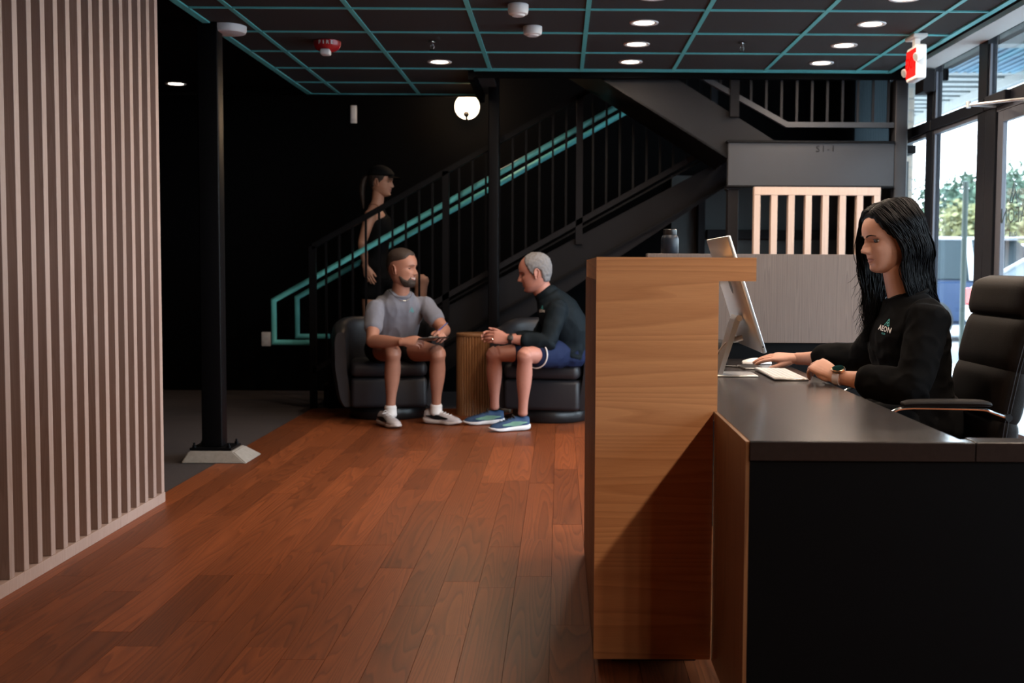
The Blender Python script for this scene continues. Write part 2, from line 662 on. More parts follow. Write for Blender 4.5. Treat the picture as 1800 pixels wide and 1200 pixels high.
b = NB()
box(b, 2.452, 2.62, -3.0, 9.0, 2.47, 2.56)
obj('trim_3', b, M_wall, kind='structure')
# ------------------------------------------------------------------ glazing on the right
GX = 2.45
portal = bpy.data.lights.new('window_portal', 'AREA')
portal.shape = 'RECTANGLE'
portal.size = 2.3
portal.size_y = 6.9
portal.cycles.is_portal = True
po = bpy.data.objects.new('window_portal', portal)
COL.objects.link(po)
po.matrix_world = Matrix.Translation((2.66, 5.5, 1.2)) @ Matrix.Rotation(radians(90), 4, 'Y')

mull = [(1.98, 2.1), (3.18, 3.3), (4.38, 4.5), (5.58, 5.70), (6.95, 7.09), (7.94, 8.08), (8.9, 9.0)]
for i in range(len(mull) - 1):
    y0, y1 = mull[i][1], mull[i + 1][0]
    door = (i == 3)
    nm = 'door_1' if door else 'window_%d' % (i + 1 if i < 3 else i)
    w = thing(nm, 'dark framed glass entrance door with a lettered pane' if door else None, None, (GX, (y0 + y1) / 2, 0), kind='structure')
    b = NB()
    box(b, GX, GX + 0.06, mull[i + 1][0], mull[i + 1][1], 0.0, 2.46, 0.003)
    obj('mullion', b, M_alu, w)
    b = NB()   # glazing bead on the near side of the mullion
    box(b, GX + 0.012, GX + 0.024, y1 - 0.018, y1 + 0.001, 0.1, CEIL - 0.02)
    obj('glazing_bead', b, M_alu_light, w)
    b = NB()
    box(b, GX - 0.01, GX + 0.07, y0 - 0.12, y1 + 0.005, 1.99, 2.06, 0.003)
    obj('transom', b, M_alu, w)
    b = NB()
    box(b, GX + 0.008, GX + 0.055, y0, y1, 1.965, 1.99)
    obj('glazing_bead', b, M_alu_light, w)
    b = NB()
    box(b, GX + 0.026, GX + 0.034, y0 - 0.01, y1 + 0.01, 2.06, 2.47)
    obj('upper_pane', b, M_glass, w)
    if not door:
        b = NB()
        box(b, GX + 0.026, GX + 0.034, y0 - 0.01, y1 + 0.01, 0.1, 1.99)
        obj('lower_pane', b, M_glass, w)
        b = NB()
        box(b, GX, GX + 0.06, y0 - 0.12, y1 + 0.005, 0.0, 0.1, 0.003)
        obj('sill', b, M_alu, w)
    else:
        b = NB()
        box(b, GX, GX + 0.06, 6.80, 6.95, 0.0, 1.99, 0.003)
        obj('jamb', b, M_alu, w)
        leaf = NB()
        box(leaf, GX + 0.014, GX + 0.042, 6.715, 6.795, 0.01, 1.98, 0.003)
        box(leaf, GX + 0.014, GX + 0.042, 5.72, 5.80, 0.01, 1.98, 0.003)
        box(leaf, GX + 0.014, GX + 0.042, 5.80, 6.715, 1.90, 1.98)
        box(leaf, GX + 0.014, GX + 0.042, 5.80, 6.715, 0.01, 0.2)
        lf = obj('door_leaf', leaf, M_alu_light, w)
        b = NB()
        box(b, GX + 0.024, GX + 0.032, 5.79, 6.72, 0.19, 1.91)
        pane = obj('pane', b, M_glass, lf)
        # vinyl mark and lettering, meant to be read from outside
        gx = GX + 0.022
        def mark(u0, v0, h, strokes, w_=0.007):
            bb = NB()
            for st in strokes:
                tube(bb, [(gx, u0 - u * h, v0 + v * h) for u, v in st], w_ / 2, 6)
            return bb
        S1 = [((-0.38, 0.0), (-0.52, 0.0), (0.0, 1.0), (0.30, 0.42), (0.52, 0.0), (0.16, 0.0)),
              ((0.16, 0.0), (-0.02, 0.28), (-0.24, 0.52)), ((0.16, 0.0), (0.0, 0.30), (0.22, 0.55))]
        put('logo', mesh_of(mark(6.545, 1.445, 0.105, [[(-u, v) for u, v in s] for s in S1])), M_print, lf)
        me = text_mesh('AEON', 0.125, axes((gx, 6.545, 1.372), (0, 1, 0), (1, 0, 0)), 0.001, 1.1, -0.002)
        put('lettering', me, M_print, lf, kind='stuff')
        me = text_mesh('CLUB', 0.04, axes((gx, 6.545, 1.27), (0, 1, 0), (1, 0, 0)), 0.001, 1.2)
        put('lettering', me, M_alu_light, lf, kind='stuff')
        b = NB()
        box(b, GX - 0.045, GX - 0.005, 6.55, 6.85, 1.995, 2.055, 0.006)
        cl = obj('door_closer', b, M_alu, w, smooth=True)
        b = NB()
        tube(b, [(GX - 0.03, 6.72, 1.985), (GX - 0.22, 6.60, 1.975)], 0.008, 8)
        tube(b, [(GX - 0.22, 6.60, 1.975), (GX + 0.02, 6.30, 1.975)], 0.008, 8)
        cyl(b, (GX - 0.22, 6.60, 1.96), (GX - 0.22, 6.60, 1.995), 0.014, n=10)
        obj('closer_arm', b, M_brushed, cl, smooth=True)
b = NB()
box(b, 2.37, 2.45, 7.9, 8.08, 2.24, 2.385, 0.003)
obj('trim_2', b, M_steel2, kind='structure')
# wall past the last window, with a ribbed translucent panel above the landing
b = NB()
box(b, 2.46, 2.6, 8.98, 10.3, -0.05, 1.88)
box(b, 2.46, 2.6, 8.98, 10.3, 2.95, 4.7)
wall_right = obj('wall_right', b, M_grey_wall, kind='structure', label='dark wall beside the stair landing')
m, N, L, B = _new('ribbed_translucent_sheet')
tr = N.new('ShaderNodeBsdfTranslucent')
tr.inputs[0].default_value = (0.025, 0.037, 0.044, 1)
B.inputs['Base Color'].default_value = (0.03, 0.04, 0.045, 1)
mx = N.new('ShaderNodeMixShader')
mx.inputs[0].default_value = 0.6
L.new(B.outputs[0], mx.inputs[1])
L.new(tr.outputs[0], mx.inputs[2])
L.new(mx.outputs[0], N['Material Output'].inputs['Surface'])
b = NB()
rb = [b.verts.new(v) for v in ((0.0, -0.026, 0), (-0.020, -0.011, 0), (-0.020, 0.011, 0), (0.0, 0.026, 0))]
rt = [b.verts.new((v.co.x, v.co.y, 1.1)) for v in rb]
for i in range(3):
    b.faces.new((rb[i], rb[i + 1], rt[i + 1], rt[i]))
_rm = mesh_of(b)
_rm.name = 'rib'
_rm.materials.append(m)
for k in range(25):
    share('rib', _rm, (2.53, 9.01 + 0.052 * k, 1.87), wall_right)

# ------------------------------------------------------------------ steel columns
def column(x0, x1, y0, y1, z0, z1, m, label, name='steel_column', bev=0.008):
    t = thing(name, label, 'column', ((x0 + x1) / 2, (y0 + y1) / 2, z0))
    b = NB()
    box(b, x0, x1, y0, y1, z0, z1, bev, seg=3)
    obj('shaft', b, m, t, smooth=True)
    return t
t = column(-1.975, -1.862, 6.56, 6.67, 0.075, 2.43, M_steel, 'black steel column on a pale concrete pedestal beside the slat wall')
b = NB()
box(b, -2.03, -1.80, 6.52, 6.72, 0.06, 0.075, 0.002)
bp = obj('base_plate', b, M_steel, t)
for x, y in ((-2.01, 6.54), (-1.82, 6.54), (-2.01, 6.70), (-1.82, 6.70)):
    b = NB()
    lathe(b, [(0.011, 0.075), (0.011, 0.088), (0.006, 0.088), (0.006, 0.102)], (x, y, 0), 6)
    obj('anchor_bolt', b, M_steel, bp)
b = NB()
A = [(-2.06, 6.455), (-1.70, 6.455), (-1.70, 6.80), (-2.06, 6.80)]
B_ = [(-2.03, 6.50), (-1.785, 6.50), (-1.785, 6.74), (-2.03, 6.74)]
lo = [b.verts.new((x, y, 0.0)) for x, y in A]
hi = [b.verts.new((x, y, 0.06)) for x, y in B_]
b.faces.new(lo[::-1]); b.faces.new(hi)
for i in range(4):
    b.faces.new((lo[i], lo[(i + 1) % 4], hi[(i + 1) % 4], hi[i]))
bmesh.ops.bevel(b, geom=list(b.edges), offset=0.006, segments=2, affect='EDGES')
obj('pedestal', b, M_concrete, t)
t = column(-0.53, -0.452, 8.86, 8.94, 0.03, 4.6, M_steel, 'slim black steel column between the two seated men')
b = NB()
box(b, -0.60, -0.36, 8.80, 9.0, 0.0, 0.03, 0.008)
obj('pedestal', b, M_concrete, t)
column(2.262, 2.35, 8.15, 8.24, 0.0, CEIL + 0.3, M_beam, 'grey steel column beside the windows at the end of the landing beam')

# ------------------------------------------------------------------ staircase
st = thing('staircase', 'black steel staircase with railings that turns back at a landing', 'staircase', (-1.8, 9.1, 0))
SL = 0.565
def zr(x, c):
    return c + SL * x
b = NB()
prism(b, [(-1.754, 0), (-1.28, 0.0), (1.30, zr(1.30, 0.991) + 0.0), (1.30, 1.90), (1.24, 1.90), (-1.754, zr(-1.754, 1.281))], 'y', 9.04, 9.10)
obj('stringer', b, M_steel2, st)
b = NB()
prism(b, [(-1.754, 0), (1.30, zr(1.30, 0.991)), (1.30, 1.90), (1.24, 1.90), (-1.754, zr(-1.754, 1.281))], 'y', 10.24, 10.29)
obj('stringer', b, M_steel, st)
b = NB()   # top flange of the near stringer
prism(b, [(-1.76, zr(-1.76, 1.276)), (1.25, zr(1.25, 1.276)), (1.25, zr(1.25, 1.291)), (-1.76, zr(-1.76, 1.291))], 'y', 9.0, 9.04)
obj('stringer_flange', b, M_steel, st)
b = NB()
prism(b, [(-1.70, 0), (1.30, zr(1.30, 0.981)), (1.30, zr(1.30, 0.996)), (-1.754, 0)], 'y', 9.0, 9.04)
obj('stringer_flange', b, M_steel, st)
for i in range(10):
    b = NB()
    box(b, -1.81 + 0.31 * i, -1.49 + 0.31 * i, 9.10, 10.24, 0.175 * (i + 1) - 0.04, 0.175 * (i + 1), 0.003)
    obj('tread', b, M_steel2, st)
    b = NB()
    box(b, -1.80 + 0.31 * i, -1.785 + 0.31 * i, 9.10, 10.24, 0.175 * i, 0.175 * (i + 1) - 0.04)
    obj('riser', b, M_steel, st)
b = NB()
box(b, 1.28, 2.44, 8.26, 10.29, 1.87, 1.925)
obj('landing', b, M_steel, st)
# guard of the lower flight
def guard_bar(x, w, z0, z1, y, name, m):
    b = NB()
    box(b, x - w / 2, x + w / 2, y - w / 2, y + w / 2, z0, z1)
    return obj(name, b, m, st)
for x in (-1.86, -0.857, 0.145, 1.147):
    z0 = 0.0 if x < -1.8 else zr(x, 1.17)
    guard_bar(x, 0.05, z0, zr(x, 2.264) + 0.01, 9.02, 'newel_post', M_steel2 if x > 0 else M_steel)
def slope_rail(x0, x1, c, h, y0, y1, name, m):
    b = NB()
    prism(b, [(x0, zr(x0, c)), (x1, zr(x1, c)), (x1, zr(x1, c) + h), (x0, zr(x0, c) + h)], 'y', y0, y1)
    return obj(name, b, m, st)
slope_rail(-1.86, 1.25, 2.25, 0.045, 8.995, 9.045, 'top_rail', M_steel)
slope_rail(-1.86, 1.25, 1.315, 0.045, 8.995, 9.045, 'bottom_rail', M_steel2)
for k in range(31):
    x = -1.86 + 0.10025 * k
    if k % 10 == 0:
        continue
    guard_bar(x, 0.016, zr(x, 1.345), zr(x, 2.26), 9.02, 'baluster', M_steel)
# upper flight, nearer to the room
def z2(x, c=2.337):
    return c - 0.612 * (x - 0.316)
b = NB()
prism(b, [(-1.6, z2(-1.6)), (1.16, z2(1.16)), (1.50, 1.925), (1.475, 1.935), (-1.6, 1.935 + 0.615 * 3.075)], 'y', 8.2, 8.25)
obj('stringer', b, M_mid, st)
b = NB()
prism(b, [(-1.6, z2(-1.6, 2.322)), (1.15, z2(1.15, 2.322)), (1.15, z2(1.15, 2.337)), (-1.6, z2(-1.6, 2.337))], 'y', 8.17, 9.0)
obj('soffit_plate', b, M_steel, st)
b = NB()
box(b, 1.135, 2.262, 8.15, 8.20, 1.633, 1.931, 0.006, seg=2)
beam = obj('landing_beam', b, M_beam, st)
b = NB()
box(b, 1.125, 2.262, 8.13, 8.22, 1.925, 1.94, 0.002)
box(b, 1.125, 2.262, 8.13, 8.22, 1.625, 1.638, 0.002)
obj('beam_flange', b, M_steel, beam)
me = text_mesh('S1-1', 0.062, axes((1.795, 8.149, 1.885), (1, 0, 0.02), (0, -1, 0)), 0.003, 1.25, -0.0008)
put('lettering', me, M_steel, beam, kind='stuff')
b = NB()
prism(b, [(-1.6, 2.033 + 0.55 * 3.13), (1.53, 2.033), (2.262, 2.033), (2.262, 2.068), (1.54, 2.068), (-1.6, 2.068 + 0.55 * 3.13)], 'y', 8.165, 8.205)
obj('bottom_rail', b, M_beam, st)
b = NB()
prism(b, [(-1.6, 2.95 + 0.55 * 3.13), (1.53, 2.95), (2.262, 2.95), (2.262, 2.99), (1.54, 2.99), (-1.6, 2.99 + 0.55 * 3.13)], 'y', 8.165, 8.205)
obj('top_rail', b, M_steel, st)
for k in range(13):
    x = 0.98 + 0.1035 * k
    if 1.10 < x < 1.24:
        continue
    zb = 2.05 + max(0, 1.53 - x) * 0.55
    guard_bar(x, 0.016, zb, zb + 0.92, 8.185, 'baluster', M_mid)
guard_bar(1.178, 0.06, 2.10, 3.2, 8.185, 'newel_post', M_steel2)
b = NB()
box(b, 1.14, 1.215, 8.17, 8.25, 0.0, 1.625, 0.004)
p = obj('support_post', b, M_steel2, st)
b = NB()
box(b, 1.128, 1.227, 8.16, 8.26, 1.61, 1.627, 0.002)
obj('cap_plate', b, M_steel2, p)
b = NB()
box(b, 1.165, 1.225, 10.12, 10.2, 0.0, 1.87, 0.004)
obj('support_post', b, M_steel2, st)
b = NB()
box(b, 1.24, 2.42, 10.1, 10.18, 1.32, 1.40, 0.004)
obj('cross_beam', b, M_steel2, st)
b = NB()
box(b, 1.24, 2.42, 10.1, 10.18, 0.72, 0.76, 0.004)
obj('cross_beam', b, M_steel2, st)

# teal handrails
for y, x_end, lab in ((9.20, -1.885, 'teal tube handrail on the room side of the stairs, passing before the climbing woman'),
                      (10.02, -1.93, 'teal tube handrail on the wall side of the stairs, passing behind the climbing woman')):
    b = NB()
    tube(b, [(x_end, y, 0.487), (-2.20, y, 0.487), (-2.20, y, 0.81), (0.70, y, 0.81 + 2.90 * 0.567)], 0.0215, 12, hint=(0, 1, 0))
    h = obj('handrail', b, M_teal, smooth=True, angle=50, label=lab, cat='handrail', group='teal stair handrails')

# slatted screen under the landing
sc = thing('slat_screen', 'pale wooden slat screen standing under the landing beam', 'screen', (1.72, 8.02, 0))
b = NB()
box(b, 0, 0.042, 0, 0.06, 0.045, 1.565, 0.0012)
_s2 = mesh_of(b)
_s2.name = 'slat'
M_slat2 = wood('maple_slat', (0.42, 0.30, 0.24), (0.60, 0.46, 0.375), 'z', 45, 1.6, rough=0.55, vary=0.06, rings_=0.3)
_s2.materials.append(M_slat2)
for k in range(8):
    share('slat', _s2, (1.29 + 0.1138 * k - 1.72, -0.04, 0), sc)
b = NB()
box(b, 1.29, 2.129, 7.978, 8.04, 1.565, 1.618, 0.0012)
obj('top_rail', b, M_slat2, sc)
b = NB()
box(b, 1.29, 2.129, 7.978, 8.04, 0.0, 0.045, 0.0012)
obj('base_rail', b, M_slat2, sc)

# ------------------------------------------------------------------ ceiling and wall fittings
M_lamp = glow('warm_lamp_diffuser', (1.0, 0.80, 0.62), 9.0)
b = NB()
rings(b, [[b.verts.new((r_ * cos(2 * pi * j / 28), r_ * sin(2 * pi * j / 28), z_)) for j in range(28)] for r_, z_ in ((0.055, -0.001), (0.075, -0.004), (0.078, 0.0), (0.078, 0.004), (0.055, 0.004))], closed=True)
_ring = mesh_of(b, True)
_ring.name = 'trim_ring'
_ring.materials.append(M_white2)
b = NB()
lathe(b, [(0.0002, -0.0005), (0.055, -0.0005), (0.055, 0.004)], (0, 0, 0), 28)
_disc = mesh_of(b, True)
_disc.name = 'diffuser'
_disc.materials.append(M_lamp)
def downlight(x, y, label, z=CEIL, power=LAMP_W, group=None, lit=True):
    t = thing('downlight', label, 'downlight', (x, y, z + 0.002), group=group)
    share('trim_ring', _ring, (0, 0, 0), t)
    share('diffuser', _disc, (0, 0, 0), t)
    d = bpy.data.lights.new('downlight_beam', 'AREA')
    d.shape = 'DISK'
    d.size = 0.1
    d.energy = power
    d.color = (1.0, 0.78, 0.60)
    l = bpy.data.objects.new('downlight_beam', d)
    COL.objects.link(l)
    l.parent = t
    l.location = (0, 0, -0.006)
    return t
ordy = {6.52: 'nearest', 7.14: 'middle', 7.75: 'farthest'}
for y, w_ in ordy.items():
    downlight(0.447, y, w_ + ' of three round downlights in the row over the stairs and reception counter')
    downlight(1.67, y, w_ + ' of three round downlights in the row beside the exit sign')
downlight(-0.78, 7.79, 'single round downlight in front of the globe wall lamp')
for k in range(1, 5):
    downlight(0.447, 6.52 - 0.6175 * k, 'round downlight at the very top edge, in the row over the stairs' if k == 1 else 'round downlight over the reception counter, above the picture edge', group='downlights above the picture edge')
for k in (4,):
    downlight(-0.78, 7.79 - 0.6175 * k, 'round downlight over the open floor, above the picture edge', group='downlights above the picture edge')
for k in range(1, 14):
    downlight(1.67, 6.52 - 0.6175 * k, 'round downlight cut off by the top edge, in the row beside the exit sign' if k == 1 else 'round downlight over the reception desk, above the picture edge', group='downlights above the picture edge')
downlight(-2.85, 8.95, 'small round downlight in the dark corridor beyond the slat wall', z=2.415, power=0.6)

def disc_device(name, label, cat, x, y, r, h, m=M_white):
    t = thing(name, label, cat, (x, y, CEIL))
    b = NB()
    lathe(b, [(r * 0.9, 0.003), (r, 0.0), (r, -h * 0.6), (r * 0.93, -h * 0.92), (r * 0.8, -h), (0.001, -h)], (x, y, CEIL), 32)
    obj('housing', b, m, t, smooth=True)
    return t
t = disc_device('access_point', 'white round wireless access point on the ceiling above the slat wall', 'access point', -1.83, 6.66, 0.10, 0.042)
t = disc_device('smoke_detector', 'white smoke detector on the tile just left of the ceiling centre line', 'smoke detector', -0.155, 6.63, 0.052, 0.045)
b = NB()
lathe(b, [(0.036, -0.045), (0.030, -0.052), (0.001, -0.052)], (-0.155, 6.63, CEIL), 20)
obj('sensor_cap', b, M_white2, t, smooth=True)
t = disc_device('smoke_detector', 'white smoke detector cut off by the top edge of the picture', 'smoke detector', -0.215, 6.08, 0.052, 0.05)
b = NB()
lathe(b, [(0.036, -0.05), (0.030, -0.058), (0.001, -0.058)], (-0.215, 6.08, CEIL), 20)
obj('sensor_cap', b, M_white2, t, smooth=True)
# fire alarm
t = thing('fire_alarm', 'red dome fire alarm on the ceiling with white lettering and a clear strobe', 'fire alarm', (-1.37, 7.1, CEIL))
b = NB()
lathe(b, [(0.078, 0.003), (0.082, 0), (0.08, -0.02), (0.07, -0.04), (0.052, -0.054), (0.03, -0.06), (0.001, -0.061)], (-1.37, 7.1, CEIL), 32)
al = obj('housing', b, M_red, t, smooth=True)
for i, ch in enumerate('FIRE'):
    a = radians(-112 + i * 17)
    n = Vector((cos(a), sin(a), -0.1))
    me = text_mesh(ch, 0.028, axes((-1.37 + 0.0825 * cos(a), 7.1 + 0.0825 * sin(a), CEIL - 0.016), (-sin(a), cos(a), 0), n), 0.0012, 1.0, 0.0006)
    put('lettering', me, M_whiteprint, al)
b = NB()
box(b, -1.40, -1.345, 7.03, 7.10, CEIL - 0.085, CEIL - 0.05, 0.01, seg=2)
obj('strobe', b, M_white2, t, smooth=True)
# sprinklers
def sprinkler(x, y, label):
    t = thing('sprinkler', label, 'sprinkler', (x, y, CEIL))
    b = NB()
    lathe(b, [(0.001, 0.002), (0.022, 0.002), (0.024, -0.004), (0.008, -0.006), (0.008, -0.03), (0.001, -0.03)], (x, y, CEIL), 14)
    obj('escutcheon', b, M_chrome, t, smooth=True)
    b = NB()
    for s in (-1, 1):
        tube(b, [(x + s * 0.007, y, CEIL - 0.012), (x + s * 0.013, y, CEIL - 0.03), (x + s * 0.003, y, CEIL - 0.05)], 0.0028, 6)
    obj('frame_arms', b, M_chrome, t)
    b = NB()
    lathe(b, [(0.001, -0.05), (0.016, -0.05), (0.017, -0.053), (0.001, -0.053)], (x, y, CEIL), 14)
    obj('deflector', b, M_chrome, t)
sprinkler(-0.75, 7.06, 'small chrome sprinkler head between the fire alarm and the single downlight')
sprinkler(1.056, 7.06, 'small chrome sprinkler head between the two rows of downlights')

# exit sign
t = thing('exit_sign', 'white exit sign with a glowing red face and two small emergency lamps', 'exit sign', (2.0000, 6.81, CEIL))
b = NB()
box(b, 1.9700, 2.0280, 6.70, 6.90, 2.135, 2.325, 0.012, seg=3)
hs = obj('housing', b, M_white2, t, smooth=True)
b = NB()
box(b, 1.9600, 2.0400, 6.73, 6.90, 2.368, CEIL - 0.001, 0.004)
box(b, 1.9850, 2.0150, 6.79, 6.84, 2.32, 2.37)
obj('mount', b, M_white2, t)
M_exit = glow('lit_red_sign', (1.0, 0.025, 0.02), 0.7)
M_exit2 = glow('lit_red_letters', (1.0, 0.008, 0.008), 0.45)
b = NB()
box(b, 1.9665, 1.9710, 6.712, 6.888, 2.155, 2.305)
fc = obj('face', b, M_exit, t)
me = text_mesh('EXIT', 0.092, axes((1.9655, 6.80, 2.23), (0, -1, 0), (-1, 0, 0)), 0.0008, 1.05, 0.001)
put('lettering', me, M_exit2, fc, kind='stuff')
for yy, zz in ((6.688, 2.255), (6.912, 2.20)):
    b = NB()
    cyl(b, (1.9920, yy, zz), (1.9580, yy - 0.012, zz - 0.008), 0.018, 0.024, 18)
    cyl(b, (2.0000, 6.80, zz), (1.9920, yy, zz), 0.009, n=10)
    lp = obj('emergency_lamp', b, M_white2, t, smooth=True)
    b = NB()
    cyl(b, (1.9590, yy - 0.0117, zz - 0.0078), (1.9550, yy - 0.013, zz - 0.0087), 0.0205, n=18)
    obj('lens', b, M_brushed, lp)

# globe wall lamp
gl = Vector((-0.786, 10.16, 2.42))
t = thing('wall_lamp', 'glowing round globe wall lamp with a small black ball bracket', 'wall lamp', (gl.x, 10.30, gl.z - 0.1))
b = NB()
ellip(b, gl, (0.105, 0.105, 0.105), u=32, v=20)
obj('globe', b, glow('opal_globe', (1.0, 0.78, 0.52), 5.0), t, smooth=True)
b = NB()
ellip(b, gl + Vector((0, -0.084, -0.072)), (0.024, 0.024, 0.024))
tube(b, crom([gl + Vector((0, -0.084, -0.075)), gl + Vector((0, -0.062, -0.098)), gl + Vector((0, -0.02, -0.110)), gl + Vector((0, 0.05, -0.10)), gl + Vector((0, 0.135, -0.02))], 4), 0.009, 10)
lathe(b, [(0.001, 0), (0.05, 0), (0.05, 0.02), (0.001, 0.02)], (0, 0, 0), 20, Matrix.Translation(gl + Vector((0, 0.139, -0.01))) @ Matrix.Rotation(radians(90), 4, 'X'))
obj('bracket', b, M_steel, t, smooth=True)
d = bpy.data.lights.new('globe_light', 'POINT')
d.energy = 20.0
d.color = (1.0, 0.66, 0.38)
d.shadow_soft_size = 0.1
l = bpy.data.objects.new('globe_light', d)
COL.objects.link(l)
l.parent = t
l.location = (0, -0.27, 0.1)

def plate(name, label, cat, x, z, w_, h_, y=10.3, m=M_white):
    t = thing(name, label, cat, (x, y, z))
    b = NB()
    box(b, x - w_ / 2, x + w_ / 2, y - 0.007, y - 0.0005, z - h_ / 2, z + h_ / 2, 0.003, seg=2)
    c = obj('cover', b, m, t, smooth=True)
    return t
t = plate('wall_outlet', 'white wall outlet plate left of the handrail ends', 'outlet', -2.53, 0.445, 0.078, 0.122)
for dz in (-0.026, 0.026):
    b = NB()
    box(b, -2.546, -2.514, 10.2915, 10.2935, 0.445 + dz - 0.016, 0.445 + dz + 0.016, 0.001)
    obj('receptacle', b, M_white2, t)
t = plate('wall_sensor', 'narrow white device high on the dark wall above the climbing woman', 'sensor', -1.765, 2.37, 0.055, 0.15)
b = NB()
box(b, -1.785, -1.745, 10.29, 10.2935, 2.33, 2.42, 0.002)
obj('lens_window', b, M_white2, t)
# ------------------------------------------------------------------ reception counter
t = thing('reception_counter', 'tall oak reception counter with a ledge overhanging the desk', 'counter', (0.26, 3.8, 0))
b = NB()
prism(b, [(0.097, 0.03), (0.410, 0.03), (0.410, 0.70), (0.420, 0.70), (0.420, 1.045), (0.518, 1.045), (0.518, 1.107), (0.097, 1.107)], 'y', 3.15, 3.172)
obj('end_panel', b, M_counter, t)
b = NB()
box(b, 0.11, 0.408, 3.172, 4.46, 0.03, 1.044)
obj('body', b, M_counter, t)
M_ctop = wood('oak_counter_top', (0.36, 0.155, 0.052), (0.60, 0.305, 0.115), 'y', 14, 0.7, rough=0.4, vary=0.02, rings_=0.5)
b = NB()
box(b, 0.10, 0.518, 3.172, 4.46, 1.045, 1.1065)
obj('ledge', b, M_ctop, t)
b = NB()
y = 3.185
while y < 4.455:
    prism(b, [(0.111 - 0.014 * sin(pi * i / 5), y + 0.0118 * cos(pi * i / 5)) for i in range(6)], 'z', 0.032, 1.044)
    y += 0.0242
obj('fluted_front', b, M_flute, t, kind='stuff')
b = NB()
box(b, 0.15, 0.38, 3.23, 4.40, 0.0, 0.03)
obj('plinth', b, M_black, t)

# ------------------------------------------------------------------ desk behind it
t = thing('reception_desk', 'low black reception desk with a grey laminate privacy panel at its far end', 'desk', (0.66, 3.8, 0))
b = NB()
box(b, 0.4205, 0.897, 2.612, 5.0, 0.664, 0.70, 0.0015)
obj('desktop', b, M_desktop, t)
b = NB()
box(b, 0.4205, 2.2, 2.61, 2.678, 0.0, 0.655, 0.001)
obj('front_panel', b, M_deskpanel, t)
b = NB()
box(b, 0.4205, 0.916, 2.606, 2.66, 0.657, 0.699, 0.001)
box(b, 0.918, 2.2, 2.606, 2.682, 0.657, 0.700, 0.001)
obj('edge_band', b, M_desktop, t)
b = NB()
box(b, 0.412, 0.4203, 2.61, 3.149, 0.03, 0.699)
obj('shaded_side_panel', b, M_flute, t)  # darker wood than the counter's; the panel's shade is put into its colour
b = NB()
box(b, 0.45, 0.87, 4.95, 4.975, 0.0, 0.66)
obj('leg_panel', b, M_deskpanel, t)
b = NB()
box(b, 0.365, 1.50, 5.0, 5.04, 0.0, 0.768)
obj('back_board', b, M_deskpanel, t)
b = NB()
box(b, 0.365, 1.50, 4.985, 5.075, 0.768, 1.138, 0.001)
obj('privacy_panel', b, M_greywood, t, label='grey wood-grain laminate panel')

# bottle on the privacy panel
t = thing('bottle', 'short dark vacuum bottle standing on the grey privacy panel', 'bottle', (0.462, 5.03, 1.138))
b = NB()
lathe(b, [(0.001, 0), (0.034, 0), (0.0375, 0.005), (0.0375, 0.06), (0.034, 0.072), (0.028, 0.078)], (0.462, 5.03, 1.138), 28)
obj('body', b, plain('navy_enamel', (0.008, 0.013, 0.022), 0.4, var=0.05, spec=0.3), t, smooth=True)
b = NB()
lathe(b, [(0.028, 0.078), (0.029, 0.080), (0.029, 0.10), (0.026, 0.103), (0.001, 0.103)], (0.462, 5.03, 1.138), 28)
obj('lid', b, M_black, t, smooth=True)

# ------------------------------------------------------------------ computer
t = thing('desktop_computer', 'silver all-in-one computer seen from behind, leaning on its stand', 'computer', (0.62, 4.22, 0.70))
p0, p1 = Vector((0.690, 0, 0.800)), Vector((0.563, 0, 1.188))
up = (p1 - p0).normalized()
nrm = Vector((up.z, 0, -up.x))      # towards the sitter
M = Matrix(((0, up.x, nrm.x, p0.x), (1, 0, 0, 3.955), (0, up.z, nrm.z, p0.z), (0, 0, 0, 1)))
b = NB()
box(b, 0, 0.547, 0, 0.408, -0.0135, 0, 0.003, M, 2)
pn = obj('display_body', b, M_brushed, t, smooth=True)
b = NB()
box(b, 0.008, 0.539, 0.055, 0.400, 0.0, 0.0006, 0, M)
obj('screen', b, glow('lit_screen', (0.75, 0.85, 1.0), 0.5), pn)
b = NB()
ellip(b, (0, 0, 0), (1, 1, 1), u=20, v=10)
bmesh.ops.transform(b, matrix=M @ Matrix.Translation((0.2735, 0.235, -0.0136)) @ Matrix.Diagonal((0.030, 0.032, 0.0006, 1)), verts=b.verts)
n0 = len(b.verts)
bmesh.ops.create_uvsphere(b, u_segments=10, v_segments=6, radius=1, matrix=M @ Matrix.Translation((0.285, 0.279, -0.0136)) @ Matrix.Rotation(0.7, 4, 'Z') @ Matrix.Diagonal((0.007, 0.014, 0.0006, 1)))
obj('emblem', b, M_black, pn, smooth=True)
b = NB()
cyl(b, M @ Vector((0.0, 0.022, -0.007)), M @ Vector((-0.0007, 0.022, -0.007)), 0.0028, n=10)
obj('port', b, M_black, pn)
b = NB()
prism(b, [(0.556, 0.7062), (0.572, 0.7062), (0.630, 0.893), (0.634, 0.912), (0.620, 0.914), (0.612, 0.900)], 'y', 4.165, 4.292)
sa = obj('stand_arm', b, M_brushed, t)
b = NB()
box(b, 0.542, 0.695, 4.145, 4.312, 0.700, 0.7062, 0.0025, seg=2)
obj('stand_base', b, M_brushed, t, smooth=True)
b = NB()
cyl(b, (0.628, 4.160, 0.905), (0.628, 4.297, 0.905), 0.0105, n=18)
obj('hinge', b, M_chrome, sa, smooth=True)
b = NB()
cyl(b, (0.645, 4.20, 0.835), (0.612, 4.20, 0.826), 0.010, n=14)
tube(b, [(0.612, 4.20, 0.826), (0.585, 4.2, 0.815), (0.56, 4.22, 0.78), (0.54, 4.26, 0.73), (0.53, 4.34, 0.706)], 0.003, 8)
obj('power_cable', b, M_white, t, smooth=True)

